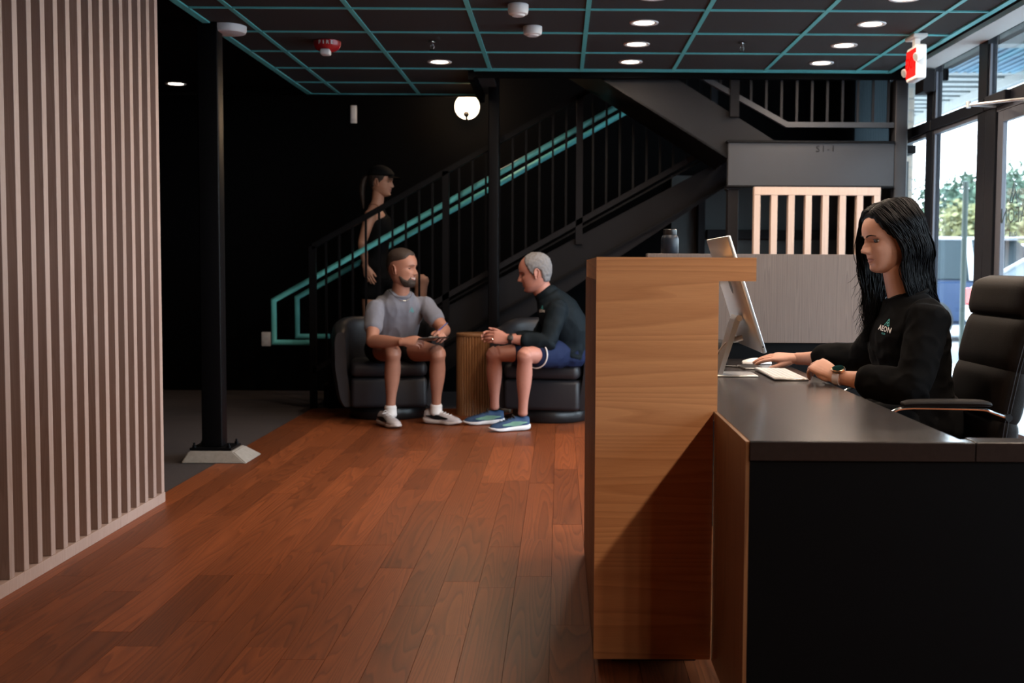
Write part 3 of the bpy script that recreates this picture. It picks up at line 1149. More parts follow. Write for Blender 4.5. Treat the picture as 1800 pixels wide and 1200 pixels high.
# keyboard
t = thing('keyboard', 'slim white and silver keyboard lying on the dark desktop', 'keyboard', (0.79, 4.22, 0.70))
Mk = Matrix.Translation((0.785, 4.225, 0.7025)) @ Matrix.Rotation(0.03, 4, 'Y')
b = NB()
box(b, -0.0585, 0.0585, -0.209, 0.209, -0.001, 0.006, 0.0022, Mk, 2)
obj('case', b, M_brushed, t, smooth=True)
b = NB()
for r_ in range(6):
    for c_ in range(21):
        y0 = -0.2045 + c_ * 0.0195
        x0 = -0.0555 + r_ * 0.0187
        box(b, x0, x0 + 0.0168, y0, y0 + 0.0178, 0.006, 0.0078, 0, Mk)
obj('key_field', b, M_white2, t, kind='stuff')
# mouse
t = thing('computer_mouse', 'low white mouse under the seated woman\'s right hand', 'mouse', (0.785, 4.72, 0.70))
b = NB()
R = []
for s in range(13):
    a = s / 12
    x = 0.725 + 0.115 * a
    hw = 0.029 * (1 - abs(2 * a - 1) ** 4 * 0.45)
    hh = 0.006 + 0.017 * sin(pi * min(1, max(0, 0.06 + a * 0.9))) ** 0.8
    R.append([b.verts.new((x, 4.72 + hw * cos(2 * pi * j / 16), 0.7025 + (hh if sin(2 * pi * j / 16) > 0 else 0.0) * sin(2 * pi * j / 16))) for j in range(16)])
rings(b, R)
obj('shell', b, M_white2, t, smooth=True)
b = NB()
box(b, 0.733, 0.832, 4.697, 4.743, 0.7002, 0.7028)
obj('base', b, M_black, t)
# phone beside the keyboard
t = thing('smartphone', 'dark flat smartphone beside the far end of the keyboard', 'phone', (0.73, 4.50, 0.70))
Mp = Matrix.Translation((0.727, 4.525, 0.7042)) @ Matrix.Rotation(0.06, 4, 'Z')
b = NB()
box(b, -0.036, 0.036, -0.072, 0.072, -0.004, 0.004, 0.003, Mp, 2)
bd = obj('body', b, M_brushed, t, smooth=True)
b = NB()
box(b, -0.034, 0.034, -0.070, 0.070, 0.0041, 0.0045, 0, Mp)
obj('screen', b, M_black, t)
b = NB()
tube(b, crom([(0.70, 4.55, 0.7035), (0.65, 4.57, 0.7035), (0.60, 4.58, 0.7035), (0.55, 4.60, 0.7035), (0.50, 4.68, 0.7035)], 4), 0.0025, 6)
obj('charging_cable', b, M_black, smooth=True, label='thin black cable running across the desktop behind the stand base', cat='cable')
# adapter boxes hidden behind the counter
t = thing('power_adapter', 'black power adapter with cables behind the computer', 'adapter', (0.59, 4.78, 0.70))
b = NB()
box(b, 0.535, 0.665, 4.70, 4.86, 0.70, 0.79, 0.006, seg=2)
obj('case', b, M_black, t, smooth=True)
for k in range(2):
    b = NB()
    tube(b, crom([(0.59 - 0.01 * k, 4.74, 0.785), (0.585, 4.70 - 0.02 * k, 0.86), (0.56, 4.68, 0.92), (0.53, 4.68, 0.95 + 0.02 * k), (0.50, 4.68, 0.93)], 4), 0.0035, 6)
    obj('cable', b, M_black if k else M_white, t, smooth=True)
t = thing('router', 'upright white router box half hidden behind the counter', 'router', (0.55, 4.92, 0.70))
b = NB()
box(b, 0.53, 0.60, 4.88, 4.94, 0.70, 0.985, 0.01, seg=3)
obj('case', b, M_white, t, smooth=True)
b = NB()
box(b, 0.55, 0.58, 4.8785, 4.8805, 0.74, 0.745)
obj('status_light', b, M_black, t)

# ------------------------------------------------------------------ office chair
t = thing('office_chair', 'high-backed black leather office chair behind the seated woman', 'chair', (1.2, 3.86, 0))
CY = 3.86
prof = [(0.50, 1.305), (0.62, 1.322), (0.775, 1.353), (0.935, 1.392), (1.065, 1.415)]
for i in range(4):
    z0, x0 = prof[i]
    z1, x1 = prof[i + 1]
    u = Vector((x1 - x0, 0, z1 - z0))
    ln = u.length
    u.normalize()
    n_ = Vector((-u.z, 0, u.x))
    b = NB()
    hw = 0.255 if i < 3 else 0.245
    th = 0.05 if i < 3 else 0.062
    R = []
    K = 10
    for s in range(K + 1):
        a = s / K
        bul = (1 - abs(2 * a - 1) ** 5)
        f = th * (0.78 + 0.22 * bul)
        w_ = hw * (0.985 + 0.015 * bul)
        if i == 3 and a > 0.6:
            q = (a - 0.6) / 0.4
            w_ *= 1 - 0.30 * q ** 3
            f *= 1 - 0.45 * q ** 3
        c = Vector((x0, CY, z0)) + u * (ln * (0.004 + 0.992 * a))
        ring = []
        for j in range(24):
            g = 2 * pi * j / 24
            ca, sa_ = math.copysign(abs(cos(g)) ** 0.35, cos(g)), math.copysign(abs(sin(g)) ** 0.55, sin(g))
            ring.append(b.verts.new(c + Vector((0, 1, 0)) * (w_ * ca) + n_ * (f * sa_ - 0.05)))
        R.append(ring)
    rings(b, R)
    obj('headrest' if i == 3 else 'back_cushion', b, M_leather2, t, smooth=True, angle=60)
b = NB()
for s in (-1, 1):    # stitched seams along the sides
    tube(b, [(x + 0.034, CY + s * 0.2545, z) for z, x in prof[:4]], 0.0014, 6)
    tube(b, [(x + 0.044, CY + s * 0.2555, z) for z, x in prof[:4]], 0.0014, 6)
obj('side_stitching', b, M_leather, t, kind='stuff')
b = NB()
box(b, 0.86, 1.36, CY - 0.255, CY + 0.255, 0.40, 0.50, 0.035, seg=4)
obj('seat', b, M_leather2, t, smooth=True)
for s in (-1, 1):
    yy = CY + s * 0.30
    b = NB()
    loft(b, [((1.03, yy, 0.676), 0.022, 0.008), ((1.06, yy, 0.680), 0.026, 0.0105), ((1.16, yy, 0.681), 0.027, 0.0115), ((1.26, yy, 0.680), 0.026, 0.0105), ((1.29, yy, 0.676), 0.020, 0.007)], (0, 1, 0), 4, 14)
    a_ = obj('armrest', b, M_leather2, t, smooth=True)
    b = NB()
    tube(b, crom([(0.985, yy, 0.640), (1.0, yy, 0.652), (1.04, yy, 0.664), (1.16, yy, 0.664), (1.27, yy, 0.661), (1.30, yy, 0.652), (1.355, yy, 0.632)], 4), 0.0055, 8)
    tube(b, crom([(0.985, yy, 0.640), (0.99, yy, 0.56), (1.06, yy, 0.47), (1.14, yy - s * 0.05, 0.42)], 4), 0.009, 8)
    obj('arm_bar', b, M_chrome, a_, smooth=True)
    b = NB()
    cyl(b, (1.345, yy - 0.012, 0.637), (1.345, yy + 0.012, 0.637), 0.011, n=14)
    tube(b, [(1.345, yy, 0.637), (1.355, CY + s * 0.25, 0.63)], 0.007, 8)
    obj('bolt', b, M_chrome, a_, smooth=True)
b = NB()
cyl(b, (1.12, CY, 0.08), (1.12, CY, 0.40), 0.028, n=16)
obj('gas_lift', b, M_chrome, t, smooth=True)
for k in range(5):
    a = 2 * pi * k / 5 + 0.3
    b = NB()
    loft(b, [((1.12, CY, 0.115), 0.03, 0.02), ((1.12 + 0.28 * cos(a), CY + 0.28 * sin(a), 0.075), 0.018, 0.013)], (0, 0, 1), 2, 10)
    lg = obj('base_leg', b, M_chrome, t, smooth=True)
    b = NB()
    c = Vector((1.12 + 0.28 * cos(a), CY + 0.28 * sin(a), 0.029))
    cyl(b, c + Vector((-sin(a), cos(a), 0)) * 0.02, c - Vector((-sin(a), cos(a), 0)) * 0.02, 0.028, n=14)
    obj('caster', b, M_black, lg, smooth=True)

# ------------------------------------------------------------------ lounge chairs
def lounge_chair(label, x, y, rz):
    t = thing('lounge_chair', label, 'armchair', (x, y, 0), rz, 'leather lounge chairs')
    Wm = wm(t)
    def fin(name, b, m, par=t, **k):
        bmesh.ops.transform(b, matrix=Wm, verts=b.verts)
        return obj(name, b, m, par, smooth=True, angle=60, **k)
    # wrap-round back and arms
    path = []
    for i in range(29):
        a = radians(-28 + (180 + 56) * i / 28)
        px, py = 0.335 * cos(a), 0.30 * sin(a) + 0.02
        if sin(a) < 0:
            px = math.copysign(0.335 - 0.01 * abs(sin(a)), cos(a))
            py = 0.02 + 0.62 * sin(a)
        path.append((px, py, sin(a)))
    b = NB()
    R = []
    for i, (px, py, s_) in enumerate(path):
        pa, pb = path[max(i - 1, 0)], path[min(i + 1, 28)]
        tx, ty = pb[0] - pa[0], pb[1] - pa[1]
        l_ = sqrt(tx * tx + ty * ty)
        nx, ny = ty / l_, -tx / l_
        h = 0.635 + 0.075 * min(1, max(0, s_ + 0.45))
        th = 0.062
        e = min(i, 28 - i)
        sh = 1.0 if e > 1 else (0.62 if e == 0 else 0.93)
        ring = []
        for j in range(20):
            g = 2 * pi * j / 20
            cu = math.copysign(abs(cos(g)) ** 0.7, cos(g)) * th * sh
            zz = 0.085 + (h - 0.085) * 0.5 * (1 + math.copysign(abs(sin(g)) ** 0.28, sin(g)) * (1.0 if e > 1 else (0.95 if e == 0 else 0.99)))
            taper = -0.05 * (1 - (zz - 0.085) / (h - 0.085)) ** 2 + 0.012 * sin(pi * (zz - 0.085) / (h - 0.085))
            ring.append(b.verts.new((px + nx * (cu + taper), py + ny * (cu + taper), zz)))
        R.append(ring)
    rings(b, R)
    bmesh.ops.recalc_face_normals(b, faces=b.faces)
    fin('wrap_back', b, M_leather)
    b = NB()
    box(b, -0.265, 0.265, -0.315, 0.22, 0.095, 0.305, 0.03, seg=4)
    fin('seat_base', b, M_leather)
    b = NB()
    box(b, -0.265, 0.265, -0.33, 0.20, 0.31, 0.415, 0.04, seg=5)
    fin('seat_cushion', b, M_leather)
    b = NB()
    lathe(b, [(0.001, 0), (0.26, 0), (0.27, 0.01), (0.27, 0.07), (0.26, 0.09), (0.001, 0.09)], (0, 0.0, 0), 36)
    fin('swivel_plinth', b, M_black)
    return t
lounge_chair('charcoal leather barrel chair under the man in the grey shirt', -1.235, 8.58, radians(10))
lounge_chair('charcoal leather barrel chair under the man in the black top, partly behind the counter', -0.06, 8.46, radians(-12))

# fluted drum side table
t = thing('side_table', 'fluted wooden drum side table between the two men', 'side table', (-0.61, 8.70, 0))
b = NB()
n = 40
R = []
for z in (0.0, 0.575):
    ring = []
    for k in range(n):
        for q, rr in ((0, 0.130), (0.25, 0.1375), (0.5, 0.140), (0.75, 0.1375)):
            a = 2 * pi * (k + q) / n
            ring.append(b.verts.new((-0.61 + rr * cos(a), 8.70 + rr * sin(a), z)))
    R.append(ring)
rings(b, R)
obj('fluted_drum', b, M_flute, t)
b = NB()
lathe(b, [(0.001, 0.575), (0.138, 0.575), (0.142, 0.579), (0.142, 0.592), (0.139, 0.596), (0.001, 0.596)], (-0.61, 8.70, 0), 40)
obj('top', b, M_flute, t, smooth=True)
# ------------------------------------------------------------------ outside the windows
M_asphalt = plain('asphalt', (0.22, 0.22, 0.23), 0.9, var=0.25, scale=30, bump=0.3)
M_kerb = plain('pale_concrete_walk', (0.50, 0.49, 0.46), 0.85, var=0.15, scale=8)
M_grass = plain('dry_grass', (0.20, 0.22, 0.07), 0.95, var=0.5, scale=6, bump=0.5)
b = NB()
box(b, 2.6, 80, -25, 90, -0.3, -0.12)
obj('ground', b, M_asphalt, kind='structure', label='parking lot outside the windows')
b = NB()
box(b, 2.58, 4.6, -10, 30, -0.12, -0.02)
obj('ground', b, M_kerb, kind='structure', label='concrete walk along the windows')
b = NB()
R = []
for i in range(13):
    row = []
    for j in range(21):
        x = 17 + i * 5
        y = 14 + j * 6
        row.append(b.verts.new((x, y, -0.1 + 2.3 * (1 - exp(-max(0, x - 17) / 9)) * (0.8 + 0.3 * noise.noise((x * .07, y * .07, 1))))))
    R.append(row)
for i in range(12):
    for j in range(20):
        b.faces.new((R[i][j], R[i + 1][j], R[i + 1][j + 1], R[i][j + 1]))
obj('hillside', b, M_grass, kind='structure', smooth=True, label='sunlit grassy bank beyond the parking lot')

# canopy over the walk
M_can = plain('white_canopy_metal', (0.24, 0.265, 0.27), 0.5, var=0.06)
M_blue = plain('blue_grey_metal_deck', (0.10, 0.24, 0.36), 0.45, var=0.1, scale=5)
t = thing('canopy', 'metal walkway canopy outside the upper windows', 'canopy', (2.6, 8, 2.7))
b = NB()
box(b, 2.6, 4.05, -2, 22, 2.86, 2.92)
obj('roof_sheet', b, M_can, t)
b = NB()
box(b, 4.0, 4.08, -2, 22, 2.72, 2.92, 0.004)
obj('edge_beam', b, M_can, t)
y = 10.6
k = 0
while y < 20:
    b = NB()
    box(b, 2.6, 4.0, y, y + 0.16, 2.80, 2.86)
    obj('soffit_rib', b, M_can, t)
    y += 0.30
b = NB()
box(b, 2.6, 4.0, 9.12, 10.55, 2.80, 2.855)
for k in range(18):
    box(b, 2.62 + k * 0.077, 2.645 + k * 0.077, 9.12, 10.55, 2.785, 2.80)
obj('deck_panel', b, M_blue, t)
for yy in (8.93, 5.5, 2.0):
    b = NB()
    box(b, 2.6, 4.0, yy, yy + 0.17, 2.74, 2.86)
    obj('cross_beam', b, M_can, t)
for yy in (9.0, 2.1, 16.0):
    b = NB()
    box(b, 3.95, 4.05, yy, yy + 0.1, -0.02, 2.74)
    obj('post', b, M_can, t)
# brick pier at the corner
M_brick = plain('buff_brick', (0.50, 0.42, 0.34), 0.9, var=0.2, scale=12)
b = NB()
box(b, 2.62, 3.05, 10.4, 10.9, -0.12, 2.7)
pier = obj('masonry_pier', b, plain('mortar', (0.4, 0.38, 0.35), 0.9), label='buff brick pier outside the narrow window by the grey column', cat='pier')
b = NB()
box(b, 0, 0.205, 0, 0.02, 0, 0.085, 0.003)
_bk = mesh_of(b)
_bk.materials.append(M_brick)
for r_ in range(28):
    for c_ in range(2):
        off = 0.0 if r_ % 2 == 0 else -0.01
        share('brick', _bk, (2.625 + c_ * 0.213 + off, 10.388, -0.10 + r_ * 0.098), pier)

# pole in the walk
b = NB()
lathe(b, [(0.001, 0), (0.08, 0), (0.07, 0.02), (0.03, 0.025), (0.03, 2.05), (0.001, 2.06)], (4.42, 13.1, -0.02), 16)
obj('bollard_post', b, plain('pale_green_paint', (0.022, 0.034, 0.027), 0.6), smooth=True, label='pale green round post outside between the mullions', cat='post')

# cars
M_tyre = plain('tyre_rubber', (0.02, 0.02, 0.02), 0.8)
M_cglass = plain('car_window', (0.02, 0.03, 0.035), 0.4, spec=0.15, var=0.02)
M_tail = plain('red_tail_lamp', (0.45, 0.02, 0.02), 0.2)
def car(label, x, y, rz, paint, suv=True, roofm=None):
    t = thing('parked_car', label, 'car', (x, y, -0.12), rz, 'parked cars')
    Wm = wm(t)
    def fin(name, b, m, par=t, sm=True):
        bmesh.ops.transform(b, matrix=Wm, verts=b.verts)
        return obj(name, b, m, par, smooth=sm, angle=40)
    H = 1.72 if suv else 1.45
    belt = 1.02 if suv else 0.90
    lower = [(-2.25, 0.45), (-2.28, 0.75), (-2.2, belt), (0.95, belt), (2.05, belt - 0.16), (2.28, 0.68), (2.28, 0.42), (1.95, 0.28), (-1.95, 0.28)]
    b = NB()
    prism(b, lower, 'y', -0.90, 0.90)
    bmesh.ops.bevel(b, geom=list(b.edges), offset=0.07, segments=3, affect='EDGES', clamp_overlap=True)
    body = fin('body', b, paint)
    b = NB()
    lo_ = [(-2.17, belt - 0.03), (0.95, belt - 0.03)]
    hi_ = [(-1.90 if suv else -1.25, H), (0.10, H)]
    v = []
    for (xx, zz), w_ in ((lo_[0], 0.86), (lo_[1], 0.86), (hi_[1], 0.64), (hi_[0], 0.64)):
        v.append([b.verts.new((xx, s * w_, zz)) for s in (-1, 1)])
    for i in range(4):
        j = (i + 1) % 4
        b.faces.new((v[i][0], v[j][0], v[j][1], v[i][1]))
    b.faces.new([v[i][0] for i in range(4)][::-1])
    b.faces.new([v[i][1] for i in range(4)])
    bmesh.ops.bevel(b, geom=list(b.edges), offset=0.05, segments=2, affect='EDGES', clamp_overlap=True)
    fin('cabin_glass', b, M_cglass)
    b = NB()
    box(b, hi_[0][0] - 0.02, hi_[1][0] + 0.05, -0.66, 0.66, H - 0.045, H + 0.012, 0.02, seg=2)
    for s in (-1, 1):
        for (xa, xb) in ((0.10, 0.95), (-0.75, -0.75), (hi_[0][0], -2.17)):
            prism(b, [(xa - 0.05, H - 0.02), (xa + 0.05, H - 0.02), (xb + 0.06, belt), (xb - 0.06, belt)], 'y', 0, 0.02)
            b.verts.ensure_lookup_table()
            for q in b.verts[-8:]:
                f = (q.co.z - belt) / (H - belt)
                q.co.y = s * (0.872 - 0.215 * f + (q.co.y))
    fin('roof_and_pillars', b, roofm or paint)
    for xx in (-1.42, 1.42):
        for s in (-1, 1):
            b = NB()
            lathe(b, [(0.001, -0.11), (0.24, -0.11), (0.33, -0.09), (0.35, -0.05), (0.35, 0.05), (0.33, 0.09), (0.24, 0.11), (0.001, 0.11)], (0, 0, 0), 24,
                  Matrix.Translation((xx, s * 0.82, 0.35)) @ Matrix.Rotation(pi / 2, 4, 'X'))
            wl = fin('wheel', b, M_tyre)
            b = NB()
            lathe(b, [(0.001, 0), (0.21, 0), (0.22, 0.01), (0.001, 0.02)], (0, 0, 0), 18, Matrix.Translation((xx, s * 0.93, 0.35)) @ Matrix.Rotation(s * -pi / 2, 4, 'X'))
            fin('hubcap', b, M_brushed, wl)
    for s in (-1, 1):
        b = NB()
        box(b, -2.30, -2.22, s * 0.72 - 0.13, s * 0.72 + 0.13, 0.72, 0.95, 0.02)
        fin('tail_lamp', b, M_tail)
        b = NB()
        box(b, 2.14, 2.27, s * 0.68 - 0.16, s * 0.68 + 0.16, 0.62, 0.76, 0.02)
        fin('headlamp', b, M_white2)
    return t
P_blue = plain('blue_car_paint', (0.012, 0.03, 0.075), 0.3, coat=0.15, var=0.03)
P_white = plain('white_car_paint', (0.75, 0.76, 0.78), 0.3, coat=0.15, var=0.02)
P_silver = plain('silver_car_paint', (0.45, 0.47, 0.5), 0.2, metal=0.4, coat=0.6, var=0.02)
car('dark blue parked sport utility car behind the seated woman\'s hair', 7.4, 20.6, radians(8), P_blue, True, P_silver)
car('blue parked car seen through the lettered glass door', 11.6, 25.5, radians(10), P_blue, True, P_silver)
car('white parked car in front of the blue one beyond the glass door', 7.9, 16.0, radians(14), P_white, False)
car('silver parked car far out by the grassy bank', 14.5, 28.5, radians(15), P_silver, False)

# trees: trunk plus a crown of leaf cards scattered through clumps
M_bark = plain('bark', (0.10, 0.07, 0.05), 0.9, var=0.3, scale=20)
def leafmat(name, c):
    m = plain(name, c, 0.7, var=0.5, scale=1.2)
    return m
L1 = leafmat('dark_leaf', (0.035, 0.072, 0.045))
L2 = leafmat('olive_leaf', (0.14, 0.14, 0.055))
def tree(label, x, y, z, h, rad, leaf, seed, n=9000):
    rr = random.Random(seed)
    t = thing('tree', label, 'tree', (x, y, z), group='trees beyond the parking lot')
    b = NB()
    loft(b, [((x, y, z), rad * 0.09, rad * 0.09), ((x + 0.1, y, z + h * 0.4), rad * 0.06, rad * 0.06), ((x, y + 0.1, z + h * 0.75), rad * 0.02, rad * 0.02)], (1, 0, 0), 4, 10)
    obj('trunk', b, M_bark, t, smooth=True)
    cl = []
    for k in range(16):
        a, e = rr.random() * 2 * pi, rr.random()
        r_ = rad * 0.75 * sqrt(rr.random())
        cl.append((x + r_ * cos(a), y + r_ * sin(a), z + h * (0.42 + 0.5 * e), rad * (0.28 + 0.25 * rr.random())))
    vs, fs = [], []
    for k in range(n):
        c = rr.choice(cl)
        d = Vector((rr.gauss(0, 1), rr.gauss(0, 1), rr.gauss(0, 1))).normalized() * c[3] * (0.55 + 0.5 * rr.random())
        p = Vector(c[:3]) + d
        u = Vector((rr.gauss(0, 1), rr.gauss(0, 1), rr.gauss(0, 0.6))).normalized()
        w_ = u.cross(Vector((rr.gauss(0, 1), rr.gauss(0, 1), rr.gauss(0, 1)))).normalized()
        s = 0.06 + 0.07 * rr.random()
        i = len(vs)
        vs += [p - u * s, p + w_ * s * 0.5, p + u * s, p - w_ * s * 0.5]
        fs.append((i, i + 1, i + 2, i + 3))
    me = bpy.data.meshes.new('foliage')
    me.from_pydata([tuple(v) for v in vs], [], fs)
    put('foliage', me, leaf, t, kind='stuff')
tree('dark green tree filling the window above the parked cars', 12.4, 36, 0.9, 2.7, 2.6, L1, 1)
tree('tall tree on the bank seen through the lettered glass door', 19.5, 41, 1.6, 2.8, 2.6, L1, 2)
tree('olive green bush on the bank left of the window post', 10.6, 29.5, -0.1, 2.2, 1.9, L2, 3, 9000)
tree('sunlit yellow-green bush on the bank behind the glass door lettering', 15.5, 31.5, 0.9, 2.2, 1.9, L2, 4, 9000)
tree('small dark tree at the left edge of the outside view', 9.0, 41, -0.12, 3.5, 2.4, L1, 5, 7000)
# ------------------------------------------------------------------ people
from mathutils.bvhtree import BVHTree

def lerp_tab(tab, x):
    if x <= tab[0][0]:
        return tab[0][1]
    for (a, u), (b_, v) in zip(tab, tab[1:]):
        if x <= b_:
            t_ = (x - a) / (b_ - a)
            t_ = t_ * t_ * (3 - 2 * t_)
            return u + (v - u) * t_
    return tab[-1][1]

# head silhouette in metres: height, front, back, half width (x forward, y left, z up, eyes at 0)
HEAD = [(-0.122, 0.050, 0.004, 0.012), (-0.118, 0.068, -0.012, 0.026), (-0.110, 0.080, -0.028, 0.038), (-0.100, 0.086, -0.042, 0.047),
        (-0.088, 0.086, -0.055, 0.055), (-0.072, 0.087, -0.066, 0.061), (-0.055, 0.089, -0.076, 0.066), (-0.040, 0.089, -0.085, 0.069),
        (-0.020, 0.088, -0.094, 0.072), (0.000, 0.087, -0.100, 0.074), (0.018, 0.093, -0.102, 0.0755), (0.035, 0.095, -0.102, 0.076),
        (0.055, 0.091, -0.099, 0.0745), (0.075, 0.080, -0.092, 0.069), (0.092, 0.063, -0.080, 0.059), (0.105, 0.041, -0.062, 0.044),
        (0.113, 0.018, -0.040, 0.027), (0.118, -0.006, -0.016, 0.007)]

def head_point(th, z, F=None):
    F = F or {}
    i = 0
    while i < len(HEAD) - 2 and z > HEAD[i + 1][0]:
        i += 1
    p0, p1, p2, p3 = HEAD[max(i - 1, 0)], HEAD[i], HEAD[i + 1], HEAD[min(i + 2, len(HEAD) - 1)]
    t_ = min(1, max(0, (z - p1[0]) / (p2[0] - p1[0])))
    v = [0.5 * (2 * b_ + (c - a) * t_ + (2 * a - 5 * b_ + 4 * c - d) * t_ * t_ + (3 * b_ - a - 3 * c + d) * t_ ** 3) for a, b_, c, d in zip(p0[1:], p1[1:], p2[1:], p3[1:])]
    fr, bk, hw = v
    hw *= F.get('wide', 1.0)
    if z < -0.05:
        hw *= 1 + (F.get('jaw', 1.0) - 1) * min(1, (-0.05 - z) / 0.03)
    c = lerp_tab([(-0.122, 0.028), (-0.09, 0.012), (-0.05, 0.0), (-0.02, -0.008), (0.118, -0.011)], z)
    ct, sn = cos(th), sin(th)
    if ct >= 0:
        x = c + (fr - c) * ct ** 0.86
    else:
        x = c - (c - bk) * (-ct) ** 0.9
    y = hw * math.copysign(abs(sn) ** 0.9, sn)
    if ct > 0:
        g = lambda y0, z0, sy, sz: exp(-((abs(y) - y0) / sy) ** 2 - ((z - z0) / sz) ** 2)
        k = F.get('nose', 1.0)
        nh = lerp_tab([(-0.050, 0.0), (-0.045, 0.004), (-0.041, 0.016), (-0.035, 0.0245), (-0.028, 0.0250), (-0.018, 0.0195), (0.0, 0.0105), (0.012, 0.0045), (0.022, 0.0)], z) * k
        nw = lerp_tab([(-0.045, 0.0125), (-0.030, 0.0115), (-0.015, 0.0085), (0.010, 0.0075)], z)
        x += nh * exp(-(y / nw) ** 2)
        x += 0.0085 * k * g(0.0135, -0.037, 0.0055, 0.0075)
        x -= 0.0115 * g(0.031, 0.001, 0.0155, 0.0105)
        x -= 0.004 * g(0.017, 0.003, 0.006, 0.010)
        x += 0.0035 * g(0.028, 0.020, 0.020, 0.006)
        x += 0.0045 * g(0.042, -0.025, 0.018, 0.014)
        m = F.get('mouth', 0.0)      # 1 = broad smile
        zc = -0.066 + (0.30 * abs(y) * m if abs(y) < 0.035 else 0.0)
        mw = 0.019 + 0.006 * m
        x += 0.0048 * exp(-(y / mw) ** 4 - ((z - zc - 0.0062) / 0.0042) ** 2)
        x += 0.0058 * exp(-(y / (mw * 0.85)) ** 4 - ((z - zc + 0.0075) / 0.0050) ** 2)
        x -= 0.0042 * exp(-(y / (mw * 1.05)) ** 4 - ((z - zc) / 0.0020) ** 2)
        x += 0.0055 * exp(-(y / 0.016) ** 2 - ((z + 0.102) / 0.012) ** 2)
        x -= 0.0030 * exp(-(y / 0.020) ** 2 - ((z + 0.086) / 0.006) ** 2)
        if m:
            x += 0.004 * m * g(0.040, -0.040, 0.012, 0.016)
            x -= 0.003 * m * g(0.033, -0.055, 0.005, 0.016)
    return Vector((x, y, z))

NT, NZ = 116, 104
def head_grid():
    th = []
    half = NT // 2
    for j in range(NT):
        s_ = j / half if j <= half else (NT - j) / half
        a = pi * (0.45 * s_ + 0.55 * s_ ** 1.7)
        th.append(a if j <= half else -a)
    zs = [-0.122 + 0.240 * (i / (NZ - 1)) for i in range(NZ)]
    return th, zs

def rot_to(fwd, up=(0, 0, 1)):
    f = Vector(fwd).normalized()
    l = Vector(up).cross(f).normalized()
    u = f.cross(l)
    return Matrix((f, l, u)).transposed().to_4x4()

def mesh_from(vs, fs, mi=None):
    me = bpy.data.meshes.new('h')
    me.from_pydata([tuple(v) for v in vs], [], fs)
    if mi:
        me.polygons.foreach_set('material_index', mi)
    me.polygons.foreach_set('use_smooth', [True] * len(me.polygons))
    return me

def make_head(M, F):
    th, zs = head_grid()
    vs, fs, mi = [], [], []
    for z in zs:
        for a in th:
            vs.append(head_point(a, z, F))
    sm = F.get('mouth', 0.0)
    for i in range(NZ - 1):
        for j in range(NT):
            k = (j + 1) % NT
            q = (i * NT + j, i * NT + k, (i + 1) * NT + k, (i + 1) * NT + j)
            c = sum((vs[n] for n in q), Vector()) / 4
            m = 0
            fs.append(q)
            mi.append(m)
    n0 = len(vs)
    vs.append(Vector((0.027, 0, -0.123)))
    vs.append(Vector((-0.011, 0, 0.1185)))
    for j in range(NT):
        k = (j + 1) % NT
        fs.append((n0, k, j)); mi.append(0)
        fs.append((n0 + 1, (NZ - 1) * NT + j, (NZ - 1) * NT + k)); mi.append(0)
    me = mesh_from(vs, fs, mi)
    # ears
    b = NB()
    for s in (-1, 1):
        E = Matrix.Translation((-0.012, s * (0.0735 * F.get('wide', 1.0) + 0.006), -0.012)) @ Matrix.Rotation(s * radians(24), 4, 'Z') @ Matrix.Rotation(radians(-10), 4, 'Y') @ Matrix.Rotation(s * radians(-8), 4, 'X')
        pts = []
        for i in range(15):
            a = radians(-65 + 290 * i / 14)
            rx, rz = 0.0165, 0.029
            pts.append(E @ Vector((-cos(a) * rx * (1.0 if sin(a) > 0 else 0.8) , s * 0.004, sin(a) * rz)))
        tube(b, pts, [0.003] + [0.0042] * 12 + [0.0055, 0.005], 8, mitre=False)
        ellip(b, (0, 0, 0), (1, 1, 1), None, 14, 10)
        b.verts.ensure_lookup_table()
        bmesh.ops.transform(b, matrix=E @ Matrix.Translation((0.001, -s * 0.002, 0)) @ Matrix.Diagonal((0.0145, 0.004, 0.027, 1)), verts=b.verts[-(14 * 9 + 2):])
        ellip(b, E @ Vector((0.006, 0.001 * s, -0.027)), (0.007, 0.004, 0.009), None, 10, 8)
    em = mesh_of(b, True)
    me2 = join_meshes([me, em])
    me2.transform(M)
    return me2

def join_meshes(ms):
    b = NB()
    for m in ms:
        b.from_mesh(m)
    for m in ms:
        bpy.data.meshes.remove(m)
    me = mesh_of(b)
    me.polygons.foreach_set('use_smooth', [True] * len(me.polygons))
    return me

